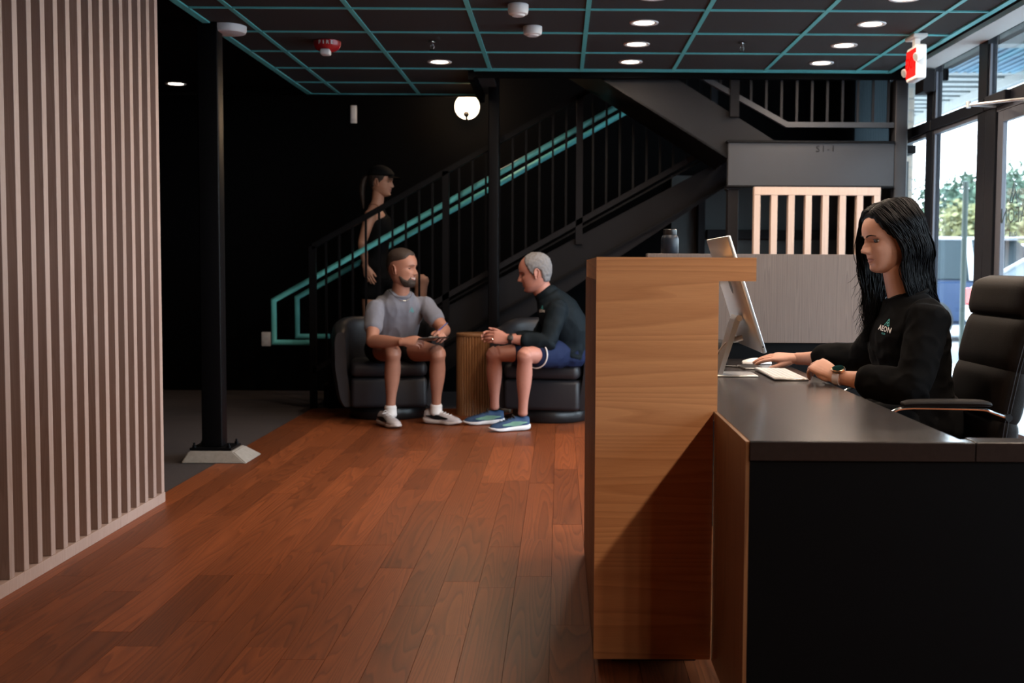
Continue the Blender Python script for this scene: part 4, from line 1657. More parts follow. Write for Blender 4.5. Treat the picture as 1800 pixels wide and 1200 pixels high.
def hair_shell(M, F, inside, amp, jitter=0.0, seed=1.0, fz=60.0):
    """skin of hair lifted off the scalp where inside(theta_deg, point) > 0"""
    th, zs = head_grid()
    P = [[head_point(a, z, F) for a in th] for z in zs]
    H = [[inside(abs(math.degrees(th[j])), P[i][j]) for j in range(NT)] for i in range(NZ)]
    vs, fs = [], []
    for i in range(NZ):
        for j in range(NT):
            a = P[min(i + 1, NZ - 1)][j] - P[max(i - 1, 0)][j]
            c = P[i][(j + 1) % NT] - P[i][j - 1]
            n_ = c.cross(a)
            if n_.length < 1e-9:
                n_ = Vector((0, 0, 1))
            n_.normalize()
            h = min(1, max(-0.3, H[i][j] / 0.012))
            am = amp(P[i][j]) if callable(amp) else amp
            d = am * (h if h < 0 else sqrt(h))
            if jitter:
                q = P[i][j]
                d += jitter * noise.noise((q.x * fz, q.y * fz, q.z * fz * 0.5 + seed)) * max(0, h)
            vs.append(M @ (P[i][j] + n_ * d))
    for i in range(NZ - 1):
        for j in range(NT):
            k = (j + 1) % NT
            if max(H[i][j], H[i][k], H[i + 1][k], H[i + 1][j]) > 0:
                fs.append((i * NT + j, i * NT + k, (i + 1) * NT + k, (i + 1) * NT + j))
    top = [j for j in range(NT)]
    if H[NZ - 1][0] > 0:
        n0 = len(vs)
        am = amp(P[NZ - 1][0]) if callable(amp) else amp
        vs.append(M @ Vector((-0.011, 0, 0.118 + am)))
        for j in top:
            fs.append((n0, (NZ - 1) * NT + j, (NZ - 1) * NT + (j + 1) % NT))
    me = mesh_from(vs, fs)
    return me

M_eyew = plain('eye_white', (0.36, 0.31, 0.29), 0.5, var=0.03)
M_iris = plain('dark_iris', (0.012, 0.008, 0.006), 0.3, var=0.1)
M_lip = plain('lips', (0.36, 0.13, 0.11), 0.45, var=0.06, scale=200)
M_teeth = plain('teeth', (0.75, 0.72, 0.68), 0.3, var=0.03)

def eyes(M, F, par, gaze=(1, 0, -0.1), lid=0.25, skin=None, brow=None, browr=0.0028, er=1.0):
    R3 = M.to_3x3()
    for s in (-1, 1):
        c = Vector((head_front(0.031, 0.001, F).x - 0.0122 * er + 0.0062 * er, s * 0.0305, 0.001))
        ME = M @ Matrix.Translation(c) @ Matrix.Rotation(s * radians(14), 4, 'Z') @ Matrix.Diagonal((1, 1.3 if er > 1.05 else 1.1, 0.95, 1))
        b = NB()
        bmesh.ops.create_uvsphere(b, u_segments=20, v_segments=14, radius=0.0122 * er)
        g = Vector(gaze).normalized()
        for f in b.faces:
            d = f.calc_center_median().normalized().dot(g)
            f.material_index = 1 if d > 0.76 else 0
        bmesh.ops.transform(b, matrix=ME, verts=b.verts)
        obj('eye', b, [M_eyew, M_iris], par, smooth=True, angle=None)
        if skin:
            b = NB()
            bmesh.ops.create_uvsphere(b, u_segments=36, v_segments=48, radius=0.0134 * er)
            kill = []
            for v in b.verts:
                p = v.co
                el = math.atan2(p.z, max(1e-6, p.x))
                if p.x < -0.004 or (radians(-30) < el < radians(34 - 45 * lid) and p.x > 0):
                    kill.append(v)
            bmesh.ops.delete(b, geom=kill, context='VERTS')
            bmesh.ops.transform(b, matrix=ME, verts=b.verts)
            obj('eyelids', b, skin, par, smooth=True, angle=None)
            b = NB()
            e0 = radians(34 - 45 * lid)
            tube(b, [ME @ (Vector((cos(g_) * cos(e0), sin(g_) * cos(e0), sin(e0) - 0.10 * sin(g_) ** 2)) * 0.0140 * er) for g_ in [radians(-62 + 124 * i / 10) for i in range(11)]], [0.0003] + [0.0012] * 9 + [0.0003], 5, mitre=False)
            obj('eyelash', b, M_iris, par)
        if brow:
            b = NB()
            pts, rr = [], []
            for i in range(7):
                a = i / 6
                yy = 0.012 + 0.036 * a
                zz = 0.018 + 0.0065 * sin(pi * min(1, a * 0.85)) - 0.003 * a
                q = head_point(math.asin(min(1, yy / 0.078)), zz, F)
                q = Vector((q.x + 0.001, s * yy, zz))
                pts.append(M @ q)
                rr.append(browr * (0.9 - 0.65 * a ** 1.5))
            tube(b, pts, rr, 6, mitre=False)
            obj('eyebrow', b, brow, par, smooth=True)

def head_front(y, z, F):
    hw = abs(head_point(pi / 2, z, F).y)
    sn = min(1.0, abs(y) / hw) ** (1 / 0.9)
    return head_point(math.copysign(math.asin(sn), y), z, F)

def mouth_patch(M, F, par, m, lo, hi, lift, name, wide=1.0):
    sm = F.get('mouth', 0.0)
    vs, fs = [], []
    nc, nr = 33, 9
    for i in range(nc):
        y = (-1 + 2 * i / (nc - 1)) * (0.0235 + 0.006 * sm) * wide
        w_ = max(0.0, 1 - (abs(y) / ((0.0236 + 0.006 * sm) * wide)) ** 2)
        zc = -0.066 + 0.30 * abs(y) * sm
        for j in range(nr):
            f = j / (nr - 1)
            z = zc + (lo + (hi - lo) * f) * w_
            e = lift * (1 - abs(2 * f - 1) ** 6) * (w_ ** 0.3)
            vs.append(M @ (head_front(y, z, F) + Vector((e - 0.0002, 0, 0))))
    for i in range(nc - 1):
        for j in range(nr - 1):
            fs.append((i * nr + j, (i + 1) * nr + j, (i + 1) * nr + j + 1, i * nr + j + 1))
    put(name, mesh_from(vs, fs), m, par)

def make_hand(wrist, fwd, dorsal, left=False, curl=(0.35, 0.45, 0.3), spread=0.05, thumb=(0.55, 0.75, -0.15), tcurl=0.25, scale=1.0, per=(1, 1, 1, 1), voxel=0.0026):
    """right hand: x along the fingers, z the back of the hand, thumb towards +y; the left is mirrored"""
    x = Vector(fwd).normalized()
    z = Vector(dorsal)
    z = (z - x * z.dot(x)).normalized()
    y = z.cross(x)
    if left:
        y = -y
    M = Matrix((x, y, z)).transposed().to_4x4()
    M.translation = Vector(wrist)
    M = M @ Matrix.Scale(scale, 4)
    b = NB()
    secs = [((-0.02, 0.0, 0.0), 0.027, 0.020), ((0.012, 0.0, 0.0), 0.029, 0.0195), ((0.045, 0.001, 0.0), 0.038, 0.0175), ((0.075, 0.0, 0.001), 0.041, 0.0145), ((0.090, 0.0, 0.001), 0.039, 0.0115)]
    loft(b, secs, (0, 1, 0), 4, 18, 0.85)
    ellip(b, (0.040, 0.022, -0.010), (0.032, 0.017, 0.013))
    ellip(b, (0.040, -0.024, -0.008), (0.034, 0.014, 0.012))
    F = [(0.089, 0.030, 0.076, 0.0088), (0.094, 0.0105, 0.083, 0.0090), (0.090, -0.0095, 0.077, 0.0086), (0.082, -0.0285, 0.060, 0.0076)]
    for i, (fx, fy, ln, r) in enumerate(F):
        ang = 0.0
        sp = spread * (1.5 - i) 
        p = Vector((fx - 0.012, fy, 0.0))
        pts, rr = [p.copy()], [r * 1.08]
        p = Vector((fx, fy, 0.001))
        pts.append(p.copy()); rr.append(r * 1.08)
        for seg, frac in enumerate((0.44, 0.31, 0.25)):
            ang += curl[seg] * per[i]
            d = Vector((cos(ang) * cos(sp), cos(ang) * sin(sp), -sin(ang)))
            mid = p + d * (ln * frac * 0.5)
            p = p + d * (ln * frac)
            pts += [mid, p.copy()]
            k = (1.0, 0.95, 0.88)[seg]
            rr += [r * k * 0.96, r * k * (1.0 if seg < 2 else 0.72)]
        loft(b, [(tuple(q), s_, s_ * 0.93) for q, s_ in zip(pts, rr)], (0, 1, 0), 2, 12)
    t0 = Vector((0.022, 0.020, -0.008))
    d = Vector(thumb).normalized()
    pts = [t0, t0 + d * 0.030]
    rr = [0.014, 0.0125]
    p = pts[-1]
    ax = d.cross(Vector((1, 0, 0)))
    for seg, ln in enumerate((0.034, 0.030)):
        d = (d + Vector((0.9, -0.35, -0.1)) * tcurl).normalized()
        pts += [p + d * ln * 0.5, p + d * ln]
        rr += [(0.0105, 0.0092)[seg], (0.0105, 0.0066)[seg]]
        p = p + d * ln
    loft(b, [(tuple(q), s_, s_) for q, s_ in zip(pts, rr)], (0, 0, 1), 3, 12)
    bmesh.ops.transform(b, matrix=M, verts=b.verts)
    return remesh(b, voxel * scale, 3, 0.5)

def arm(b, sh, el, wr, k=1.0, off=0.0, upto=1.0, start=0.0, hint=(0, 0, 1)):
    sh, el, wr = Vector(sh), Vector(el), Vector(wr)
    S = [(0.0, 0.056, 0.054), (0.25, 0.052, 0.050), (0.6, 0.047, 0.046), (0.92, 0.042, 0.041), (1.0, 0.041, 0.040), (1.12, 0.043, 0.042), (1.32, 0.045, 0.041), (1.6, 0.038, 0.034), (1.85, 0.029, 0.025), (2.0, 0.0275, 0.021)]
    secs = []
    for t_, a, c in S:
        if t_ < start or t_ > upto * 2 + 1e-6:
            continue
        p = sh.lerp(el, t_) if t_ <= 1 else el.lerp(wr, t_ - 1)
        secs.append((tuple(p), a * k + off, c * k + off))
    loft(b, secs, hint, 4, 18)

def leg(b, hip, kn, an, k=1.0, off=0.0, upto=1.0, back=(0, 1, 0)):
    hip, kn, an = Vector(hip), Vector(kn), Vector(an)
    bk = Vector(back)
    S = [(0.0, 0.088, 0), (0.3, 0.084, 0), (0.65, 0.070, 0), (0.9, 0.058, 0), (1.0, 0.057, 0), (1.12, 0.051, 0.006), (1.3, 0.056, 0.016), (1.5, 0.051, 0.012), (1.75, 0.037, 0.004), (1.93, 0.0335, 0), (2.0, 0.036, 0)]
    secs = []
    for t_, r, o in S:
        if t_ > upto * 2 + 1e-6:
            continue
        p = hip.lerp(kn, t_) if t_ <= 1 else kn.lerp(an, t_ - 1)
        secs.append((tuple(p + bk * o), r * k + off, r * k * 0.97 + off))
    loft(b, secs, (1, 0.3, 0), 4, 20)

def torso(b, secs, lat, k=1.0, off=0.0, power=0.85):
    loft(b, [(p, a * k + off, c * k + off) for p, a, c in secs], lat, 5, 28, power)

def wrinkle(me, amp, f=(14, 14, 14), seed=0.0, amp2=0.0, f2=40):
    nr = [v.normal.copy() for v in me.vertices]
    for v, n_ in zip(me.vertices, nr):
        q = v.co
        d = noise.noise((q.x * f[0] + seed, q.y * f[1], q.z * f[2]))
        d = 1 - abs(d) * 2
        e = noise.noise((q.x * f2 + seed, q.y * f2, q.z * f2)) if amp2 else 0
        v.co = q + n_ * (d * amp + e * amp2)
    me.update()

def shoe(par, heel, toe, skin_z, up_m, sole_m, dark_m, lace_m, L=None, tall=0.105, stripe=None, group=None):
    heel, toe = Vector((*heel, 0)), Vector((*toe, 0))
    d = (toe - heel)
    ln = L or d.length
    d.normalize()
    M = Matrix.Translation(Vector((heel.x, heel.y, skin_z))) @ rot_to(d)
    def hw(a):
        return lerp_tab([(0, 0.024), (0.06, 0.034), (0.25, 0.037), (0.45, 0.036), (0.68, 0.048), (0.85, 0.042), (0.95, 0.028), (1.0, 0.014)], a)
    b = NB()
    R = []
    for i in range(25):
        a = i / 24
        x = a * ln
        w_ = hw(a) * 1.05
        z0 = 0.004 + 0.016 * max(0, (a - 0.72) / 0.28) ** 1.6 + 0.010 * max(0, (0.1 - a) / 0.1)
        z1 = lerp_tab([(0, 0.046), (0.5, 0.036), (0.8, 0.028), (1, 0.032)], a)
        ring = []
        for j in range(14):
            g = 2 * pi * j / 14
            cc = math.copysign(abs(cos(g)) ** 0.5, cos(g))
            ss = math.copysign(abs(sin(g)) ** 0.5, sin(g))
            ring.append(b.verts.new(M @ Vector((x, cc * w_, (z0 + z1) / 2 + ss * (z1 - z0) / 2))))
        R.append(ring)
    rings(b, R)
    s_o = obj('shoe_sole', b, sole_m, par, smooth=True, angle=50)
    b = NB()
    R = []
    for i in range(25):
        a = i / 24
        x = 0.006 + a * (ln - 0.012)
        w_ = hw(a) * lerp_tab([(0, 1.0), (0.3, 0.92), (0.6, 0.97), (1, 0.97)], a)
        h = lerp_tab([(0, tall * 0.92), (0.1, tall), (0.22, tall * 0.92), (0.36, tall * 0.98), (0.5, tall * 0.84), (0.7, 0.068), (0.88, 0.055), (0.97, 0.044), (1.0, 0.032)], a)
        ring = []
        for j in range(18):
            g = 2 * pi * j / 18
            sg = sin(g)
            cc = math.copysign(abs(cos(g)) ** 0.7, cos(g))
            top = h if sg > 0 else 0.018
            nar = 1 - 0.28 * max(0, sg) ** 2
            ring.append(b.verts.new(M @ Vector((x, cc * w_ * nar, 0.028 + (top - 0.028) * abs(sg) ** 0.8 if sg > 0 else 0.028 - 0.008 * abs(sg)))))
        R.append(ring)
    rings(b, R)
    up_o = obj('shoe_upper', b, up_m, par, smooth=True, angle=50)
    b = NB()
    for i in range(5):
        a = 0.40 + 0.075 * i
        h = lerp_tab([(0.36, tall * 0.98), (0.5, tall * 0.84), (0.7, 0.068), (0.88, 0.055)], a)
        tube(b, [M @ Vector((a * ln, -0.019, h - 0.006)), M @ Vector((a * ln + 0.008, 0, h + 0.0035)), M @ Vector((a * ln, 0.019, h - 0.006))], 0.0026, 6)
    for s in (-1, 1):
        tube(b, crom([M @ Vector((0.40 * ln, 0.0, tall + 0.0)), M @ Vector((0.42 * ln, s * 0.018, tall + 0.010)), M @ Vector((0.40 * ln, s * 0.034, tall - 0.012)), M @ Vector((0.41 * ln, s * 0.012, tall - 0.004))], 3), 0.002, 6)
    obj('laces', b, lace_m, up_o, smooth=True, kind='stuff')
    if stripe:
        for s in (-1, 1):
            b = NB()
            top, bot = [], []
            for i in range(13):
                a = 0.10 + 0.62 * i / 12
                w_ = hw(a)
                zz = lerp_tab([(0.1, 0.058), (0.4, 0.052), (0.72, 0.047)], a)
                tk = 0.0025 + 0.011 * sin(pi * min(1, (a - 0.1) / 0.62 * 0.95)) * (1.2 if 0.25 < a < 0.5 else 0.8)
                top.append(b.verts.new(M @ Vector((a * ln, s * (w_ * 0.99 + 0.001), zz + tk))))
                bot.append(b.verts.new(M @ Vector((a * ln, s * (w_ * 1.03 + 0.001), zz - tk))))
            for i in range(12):
                b.faces.new((top[i], top[i + 1], bot[i + 1], bot[i]))
            bmesh.ops.solidify(b, geom=list(b.faces), thickness=0.0015)
            obj('side_mark', b, stripe, up_o, smooth=True)
    return M

def sock(par, an, kz, m, r=0.041, h=0.052, z0=0.075):
    b = NB()
    loft(b, [((an[0], an[1], z0), r * 1.08, r * 1.08), ((an[0], an[1], z0 + h * 0.6), r, r), ((an[0], an[1], z0 + h), r * 1.02, r * 1.02)], (1, 0, 0), 3, 18)
    obj('sock', b, m, par, smooth=True)

def decal(me, target, d, par, m, name='print', lift=0.0018):
    """lay flat print on a garment by dropping its points along d"""
    bv = BVHTree.FromPolygons([v.co for v in target.vertices], [p.vertices[:] for p in target.polygons])
    d = Vector(d).normalized()
    for v in me.vertices:
        h = bv.ray_cast(v.co - d * 0.12, d)
        if h[0] is not None:
            v.co = h[0] - d * lift
    put(name, me, m, par, kind='stuff' if name == 'lettering' else None)

def logo_mesh(M, h, w_=0.0022):
    S1 = [((-0.38, 0.0), (-0.52, 0.0), (0.0, 1.0), (0.30, 0.42), (0.52, 0.0), (0.16, 0.0)),
          ((0.16, 0.0), (-0.02, 0.28), (-0.24, 0.52)), ((0.16, 0.0), (0.0, 0.30), (0.22, 0.55))]
    vs, fs = [], []
    for st_ in S1:
        for (u0, v0), (u1, v1) in zip(st_, st_[1:]):
            a, c = Vector((u0 * h, v0 * h, 0)), Vector((u1 * h, v1 * h, 0))
            n_ = Vector((-(c - a).y, (c - a).x, 0)).normalized() * w_ / 2
            for q in range(3):
                p, r_ = a.lerp(c, q / 3), a.lerp(c, (q + 1) / 3)
                i = len(vs)
                vs += [p - n_, r_ - n_, r_ + n_, p + n_]
                fs.append((i, i + 1, i + 2, i + 3))
    me = bpy.data.meshes.new('logo')
    me.from_pydata([tuple(M @ v) for v in vs], [], fs)
    return me

def chest_print(par, target, at, right, normal, size=1.0, word=True, wm_=None, tm=None, sub=None):
    Mx = axes(Vector(at), right, normal)
    d = -Vector(normal)
    decal(logo_mesh(Mx @ Matrix.Translation((0.008 * size, 0.016 * size, 0)), 0.028 * size, 0.003 * size), target, d, par, tm or M_tealprint, 'logo')
    if word:
        decal(text_mesh('AEON', 0.030 * size, Mx, 0.0, 1.1, 0.0006), target, d, par, wm_ or M_whiteprint, 'lettering')
    if sub:
        decal(text_mesh(sub, 0.0095 * size, Mx @ Matrix.Translation((0, -0.019 * size, 0)), 0.0, 1.15, 0.0002), target, d, par, M_tealprint, 'lettering')

def skin_mat(name, c, rough=0.5):
    return plain(name, c, rough, var=0.10, scale=45, sss=0.0, spec=0.4, bump=0.03)

# ================================================================== man in the grey shirt
SK1 = skin_mat('skin_a', (0.37, 0.17, 0.115))
M_hair1 = plain('short_brown_hair', (0.032, 0.018, 0.012), 0.7, var=0.5, scale=300, bump=0.4)
M_grey_shirt = plain('heather_grey_jersey', (0.165, 0.168, 0.205), 0.9, var=0.15, scale=350, bump=0.1, sheen=0.2)
M_short1 = plain('black_shorts_fabric', (0.006, 0.006, 0.007), 0.85, var=0.2, scale=200, spec=0.12)
t = thing('person', 'seated man in a grey t-shirt and black shorts holding a clipboard and pen', 'person', (-1.18, 8.5, 0))
lat = Vector((0.894, 0.447, 0))
fr = Vector((0.447, -0.894, 0))
shR, shL = (-1.268, 8.215, 0.790), (-0.942, 8.373, 0.808)
elR, wrR = (-1.262, 8.035, 0.572), (-1.035, 7.90, 0.580)
elL, wrL = (-0.790, 8.215, 0.640), (-0.795, 7.985, 0.628)
hipR, knR, anR = (-1.275, 8.42, 0.495), (-1.112, 7.975, 0.500), (-1.140, 8.045, 0.12)
hipL, knL, anL = (-1.085, 8.44, 0.495), (-0.818, 8.02, 0.495), (-0.842, 8.15, 0.12)
T1 = [((-1.18, 8.47, 0.49), 0.150, 0.110), ((-1.175, 8.45, 0.58), 0.148, 0.108), ((-1.155, 8.40, 0.67), 0.152, 0.110), ((-1.135, 8.345, 0.76), 0.168, 0.112), ((-1.115, 8.30, 0.825), 0.146, 0.096), ((-1.108, 8.285, 0.868), 0.094, 0.073), ((-1.105, 8.275, 0.90), 0.062, 0.060)]
b = NB()
torso(b, T1, lat)
arm(b, shR, elR, wrR, 1.02)
arm(b, shL, elL, wrL, 1.02)
leg(b, hipR, knR, anR, 0.98)
leg(b, hipL, knL, anL, 0.98)
loft(b, [((-1.105, 8.275, 0.87), 0.068, 0.066), ((-1.095, 8.262, 0.93), 0.060, 0.062), ((-1.085, 8.25, 1.00), 0.058, 0.062)], (1, 0, 0), 4, 20)
body = remesh(b, 0.0055, 4)
MH1 = Matrix.Translation((-1.083, 8.242, 1.068)) @ rot_to((0.92, -0.39, -0.04)) @ Matrix.Scale(1.07, 4)
FH1 = {'mouth': 1.0, 'jaw': 1.08, 'nose': 1.0, 'wide': 1.0}
hm = make_head(MH1, FH1)
h1 = make_hand(wrR, (1, -0.10, 0.06), (0.1, -0.75, 0.65), False, (0.75, 0.9, 0.6), 0.02, (0.75, 0.6, -0.5), 0.45, 1.05)
h2 = make_hand(wrL, (0.22, -0.95, 0.02), (0.75, 0.15, 0.65), True, (0.7, 0.8, 0.55), 0.02, (0.75, 0.5, -0.6), 0.45, 1.05)
put('body', join_meshes([body, hm, h1, h2]), [SK1, M_lip, M_teeth], t)
eyes(MH1, FH1, t, (1, 0.1, -0.05), 0.75, SK1, M_hair1, 0.003)
HL1 = [(0, 0.082), (25, 0.084), (40, 0.074), (52, 0.062), (66, 0.055), (80, 0.048), (92, 0.044), (108, 0.034), (120, 0.01), (135, -0.02), (180, -0.04)]
put('hair', hair_shell(MH1, FH1, lambda a, p: p.z - lerp_tab(HL1, a), lambda p: 0.0035 + 0.0075 * max(0, min(1, (p.z - 0.05) / 0.05)), 0.0016, 1, 160), M_hair1, t)
BT = [(0, -0.050), (16, -0.050), (30, -0.064), (45, -0.078), (60, -0.072), (75, -0.055), (90, -0.040)]
def beard(a, p):
    if a > 84:
        return -1
    v = min(lerp_tab(BT, a) - p.z, p.z + 0.123, (84 - a) * 0.002)
    zc = -0.066 + 0.30 * abs(p.y)
    if abs(p.y) < 0.031 and abs(p.z - zc) < 0.016 and a < 60:
        v = min(v, max((abs(p.z - zc) - 0.011), (abs(p.y) - 0.027)))
    return v
mouth_patch(MH1, FH1, t, M_lip, -0.0125, 0.0095, 0.0008, 'lips')
mouth_patch(MH1, FH1, t, M_teeth, -0.0055, 0.0055, 0.0016, 'teeth', 0.85)
put('beard', hair_shell(MH1, FH1, beard, 0.005, 0.0016, 3, 200), M_hair1, t)
# t-shirt
b = NB()
torso(b, [((-1.18, 8.46, 0.50), 0.158, 0.120)] + T1[1:5] + [((-1.108, 8.283, 0.868), 0.092, 0.074)], lat, 1.0, 0.012)
arm(b, shR, elR, wrR, 0.98, 0.011, 0.42)
arm(b, shL, elL, wrL, 0.98, 0.011, 0.42)
ellip(b, Vector(shR) + Vector((0.025, 0.012, 0.0)), (0.058, 0.056, 0.056))
ellip(b, Vector(shL) + Vector((-0.025, -0.01, 0.0)), (0.058, 0.056, 0.056))
sh_me = remesh(b, 0.006, 6)
wrinkle(sh_me, 0.0085, (11, 11, 5), 2.0, 0.0015, 30)
sh_copy = sh_me.copy()
shirt = put('t_shirt', sh_me, M_grey_shirt, t)
b = NB()
tube(b, [Vector((-1.103, 8.272, 0.885)) + (lat * cos(a) * 0.076 + fr * sin(a) * 0.074) + Vector((0, 0, 0.012 - 0.030 * max(0, sin(a)))) for a in [2 * pi * i / 24 for i in range(24)]], 0.008, 8, closed=True)
obj('collar', b, M_grey_shirt, shirt, smooth=True)
chest_print(shirt, sh_copy, (-1.005, 8.19, 0.745), lat, fr, 1.15, False)
b = NB()
torso(b, [((-1.18, 8.47, 0.475), 0.160, 0.125), ((-1.175, 8.45, 0.55), 0.160, 0.122)], lat, 1.0, 0.008)
leg(b, hipR, knR, anR, 0.98, 0.016, 0.30)
leg(b, hipL, knL, anL, 0.98, 0.016, 0.30)
me = remesh(b, 0.008, 5)
wrinkle(me, 0.004, (12, 12, 12), 1.0)
put('shorts', me, M_short1, t)
M_shoe1 = plain('pale_grey_mesh', (0.42, 0.38, 0.39), 0.8, var=0.2, scale=250, bump=0.2)
M_sole1 = plain('off_white_foam', (0.58, 0.52, 0.50), 0.7, var=0.06)
M_sock = plain('white_sock_knit', (0.70, 0.67, 0.66), 0.9, var=0.1, scale=200)
shoe(t, (-1.222, 8.105), (-1.065, 7.875), 0.0, M_shoe1, M_sole1, M_black, M_white, 0.285, 0.10, M_black)
shoe(t, (-0.925, 8.185), (-0.690, 8.085), 0.0, M_shoe1, M_sole1, M_black, M_white, 0.285, 0.10, M_black)
sock(t, anR, 0, M_sock)
sock(t, anL, 0, M_sock)
b = NB()
tube(b, crom([Vector((-1.105, 8.272, 0.905)) + lat * cos(a) * 0.082 + fr * (sin(a) * 0.088) + Vector((0, 0, 0.012 - 0.075 * max(0, sin(a)) ** 1.5)) for a in [2 * pi * i / 20 for i in range(21)]], 3), 0.0022, 6)
obj('necklace', b, M_chrome, t, smooth=True)
# clipboard and pen
c = thing('clipboard', 'dark clipboard held on the lap of the man in grey', 'clipboard', (-0.83, 7.87, 0.60))
Mc = Matrix.Translation((-0.835, 7.885, 0.602)) @ Matrix.Rotation(radians(-4), 4, 'Y') @ Matrix.Rotation(radians(-8), 4, 'X') @ Matrix.Rotation(radians(10), 4, 'Z')
b = NB()
box(b, -0.10, 0.10, -0.085, 0.135, -0.002, 0.002, 0.001, Mc)
obj('board', b, M_black, c)
b = NB()
box(b, -0.035, 0.035, -0.082, -0.060, 0.002, 0.009, 0.002, Mc)
obj('clip', b, M_chrome, c)
b = NB()
box(b, -0.09, 0.09, -0.07, 0.125, 0.0022, 0.0034, 0, Mc)
obj('paper_sheet', b, M_white, c)
c = thing('pen', 'thin blue pen in the left hand of the man in grey', 'pen', (-0.81, 7.87, 0.62))
p0, p1 = Vector((-0.835, 7.865, 0.622)), Vector((-0.742, 7.90, 0.706))
b = NB()
tube(b, [p0, p0.lerp(p1, 0.12), p0.lerp(p1, 0.95), p1], [0.001, 0.0042, 0.0042, 0.003], 8, mitre=False)
obj('barrel', b, plain('blue_pen_plastic', (0.03, 0.06, 0.30), 0.3), c, smooth=True)
b = NB()
tube(b, [p0.lerp(p1, 0.62) + Vector((0.004, -0.003, 0)), p1 + Vector((0.004, -0.003, 0))], 0.0016, 6)
obj('pocket_clip', b, M_chrome, c, smooth=True)

# ================================================================== man in the black top
SK2 = skin_mat('skin_b', (0.41, 0.18, 0.135))
M_hair2 = plain('grey_hair', (0.165, 0.163, 0.17), 0.8, var=0.45, scale=260, bump=0.4)
M_blacktop = plain('black_teal_sport_fabric', (0.004, 0.008, 0.0115), 0.7, var=0.25, scale=200, spec=0.12)
M_navy = plain('navy_shorts_fabric', (0.009, 0.016, 0.05), 0.8, var=0.2, scale=200, spec=0.15)
t = thing('person', 'seated grey-haired man in a black long-sleeved top leaning forward with clasped hands', 'person', (0.02, 8.2, 0))
lat = Vector((0.05, -1, 0)).normalized()
fr = Vector((-1, -0.05, 0)).normalized()
shL, shR = (-0.012, 7.965, 0.795), (-0.035, 8.305, 0.79)
elL, wrL = (-0.075, 7.875, 0.578), (-0.335, 7.88, 0.604)
elR, wrR = (-0.145, 8.215, 0.575), (-0.375, 8.015, 0.604)
hipL, knL, anL = (0.0, 8.10, 0.495), (-0.222, 7.765, 0.505), (-0.238, 7.825, 0.115)
hipR, knR, anR = (0.0, 8.27, 0.495), (-0.440, 8.06, 0.490), (-0.440, 8.135, 0.12)
T2 = [((0.05, 8.20, 0.49), 0.155, 0.125), ((0.065, 8.19, 0.57), 0.155, 0.125), ((0.055, 8.17, 0.66), 0.160, 0.128), ((0.004, 8.15, 0.75), 0.172, 0.132), ((-0.040, 8.138, 0.82), 0.158, 0.108), ((-0.065, 8.13, 0.86), 0.100, 0.078), ((-0.09, 8.125, 0.885), 0.066, 0.064)]
b = NB()
torso(b, T2, lat)
arm(b, shL, elL, wrL, 1.0)
arm(b, shR, elR, wrR, 1.0)
leg(b, hipL, knL, anL, 0.95)
leg(b, hipR, knR, anR, 0.95)
loft(b, [((-0.075, 8.127, 0.855), 0.068, 0.070), ((-0.115, 8.12, 0.92), 0.061, 0.065), ((-0.145, 8.115, 0.99), 0.058, 0.064)], (0, 1, 0), 4, 20)
body = remesh(b, 0.0055, 4)
MH2 = Matrix.Translation((-0.168, 8.108, 1.045)) @ rot_to((-0.97, 0.03, -0.22)) @ Matrix.Scale(1.08, 4)
FH2 = {'mouth': 0.5, 'jaw': 1.06, 'nose': 1.15, 'wide': 1.02}
hm = make_head(MH2, FH2)
h1 = make_hand(wrL, (-1, 0.10, 0.10), (-0.05, -0.92, 0.38), True, (0.30, 0.45, 0.35), 0.03, (0.8, 0.45, 0.1), 0.2, 1.08)
h2 = make_hand(wrR, (-0.93, -0.36, 0.12), (-0.2, 0.90, 0.40), False, (0.30, 0.40, 0.35), 0.03, (0.8, 0.45, 0.1), 0.2, 1.08)
put('body', join_meshes([body, hm, h1, h2]), [SK2, M_lip, M_teeth], t)
eyes(MH2, FH2, t, (1, 0, -0.05), 0.6, SK2, M_hair2, 0.003)
mouth_patch(MH2, FH2, t, M_lip, -0.0115, 0.0085, 0.0008, 'lips')
HL2 = [(0, 0.104), (30, 0.102), (46, 0.094), (56, 0.075), (66, 0.045), (76, -0.005), (82, -0.02), (90, 0.020), (106, 0.005), (116, -0.045), (135, -0.072), (180, -0.080)]
def hair2(a, p):
    v = p.z - lerp_tab(HL2, a)
    return v
put('hair', hair_shell(MH2, FH2, hair2, lambda p: 0.011 - 0.006 * max(0, min(1, (p.z - 0.06) / 0.05)), 0.005, 5, 120), M_hair2, t)
b = NB()
torso(b, [((0.045, 8.195, 0.50), 0.162, 0.135)] + T2[1:5] + [((-0.068, 8.13, 0.865), 0.100, 0.084)], lat, 1.0, 0.012)
arm(b, shL, elL, wrL, 1.02, 0.013, 0.91)
arm(b, shR, elR, wrR, 1.02, 0.013, 0.91)
ellip(b, Vector(shL) + Vector((0, 0.02, 0)), (0.072, 0.068, 0.070))
ellip(b, Vector(shR) + Vector((0, -0.02, 0)), (0.072, 0.068, 0.070))
loft(b, [((-0.07, 8.128, 0.86), 0.082, 0.084), ((-0.092, 8.124, 0.905), 0.076, 0.080)], (0, 1, 0), 3, 22)
me = remesh(b, 0.006, 6)
wrinkle(me, 0.006, (10, 8, 10), 6.0, 0.0015, 30)
mc = me.copy()
top = put('sport_top', me, M_blacktop, t)
chest_print(top, mc, (-0.118, 8.035, 0.782), (0.72, -0.69, 0), (-0.69, -0.72, 0.1), 0.85, True, None, None)
b = NB()
torso(b, [((0.05, 8.20, 0.475), 0.162, 0.135), ((0.06, 8.19, 0.55), 0.160, 0.132)], lat, 1.0, 0.008)
leg(b, hipL, knL, anL, 0.95, 0.020, 0.36)
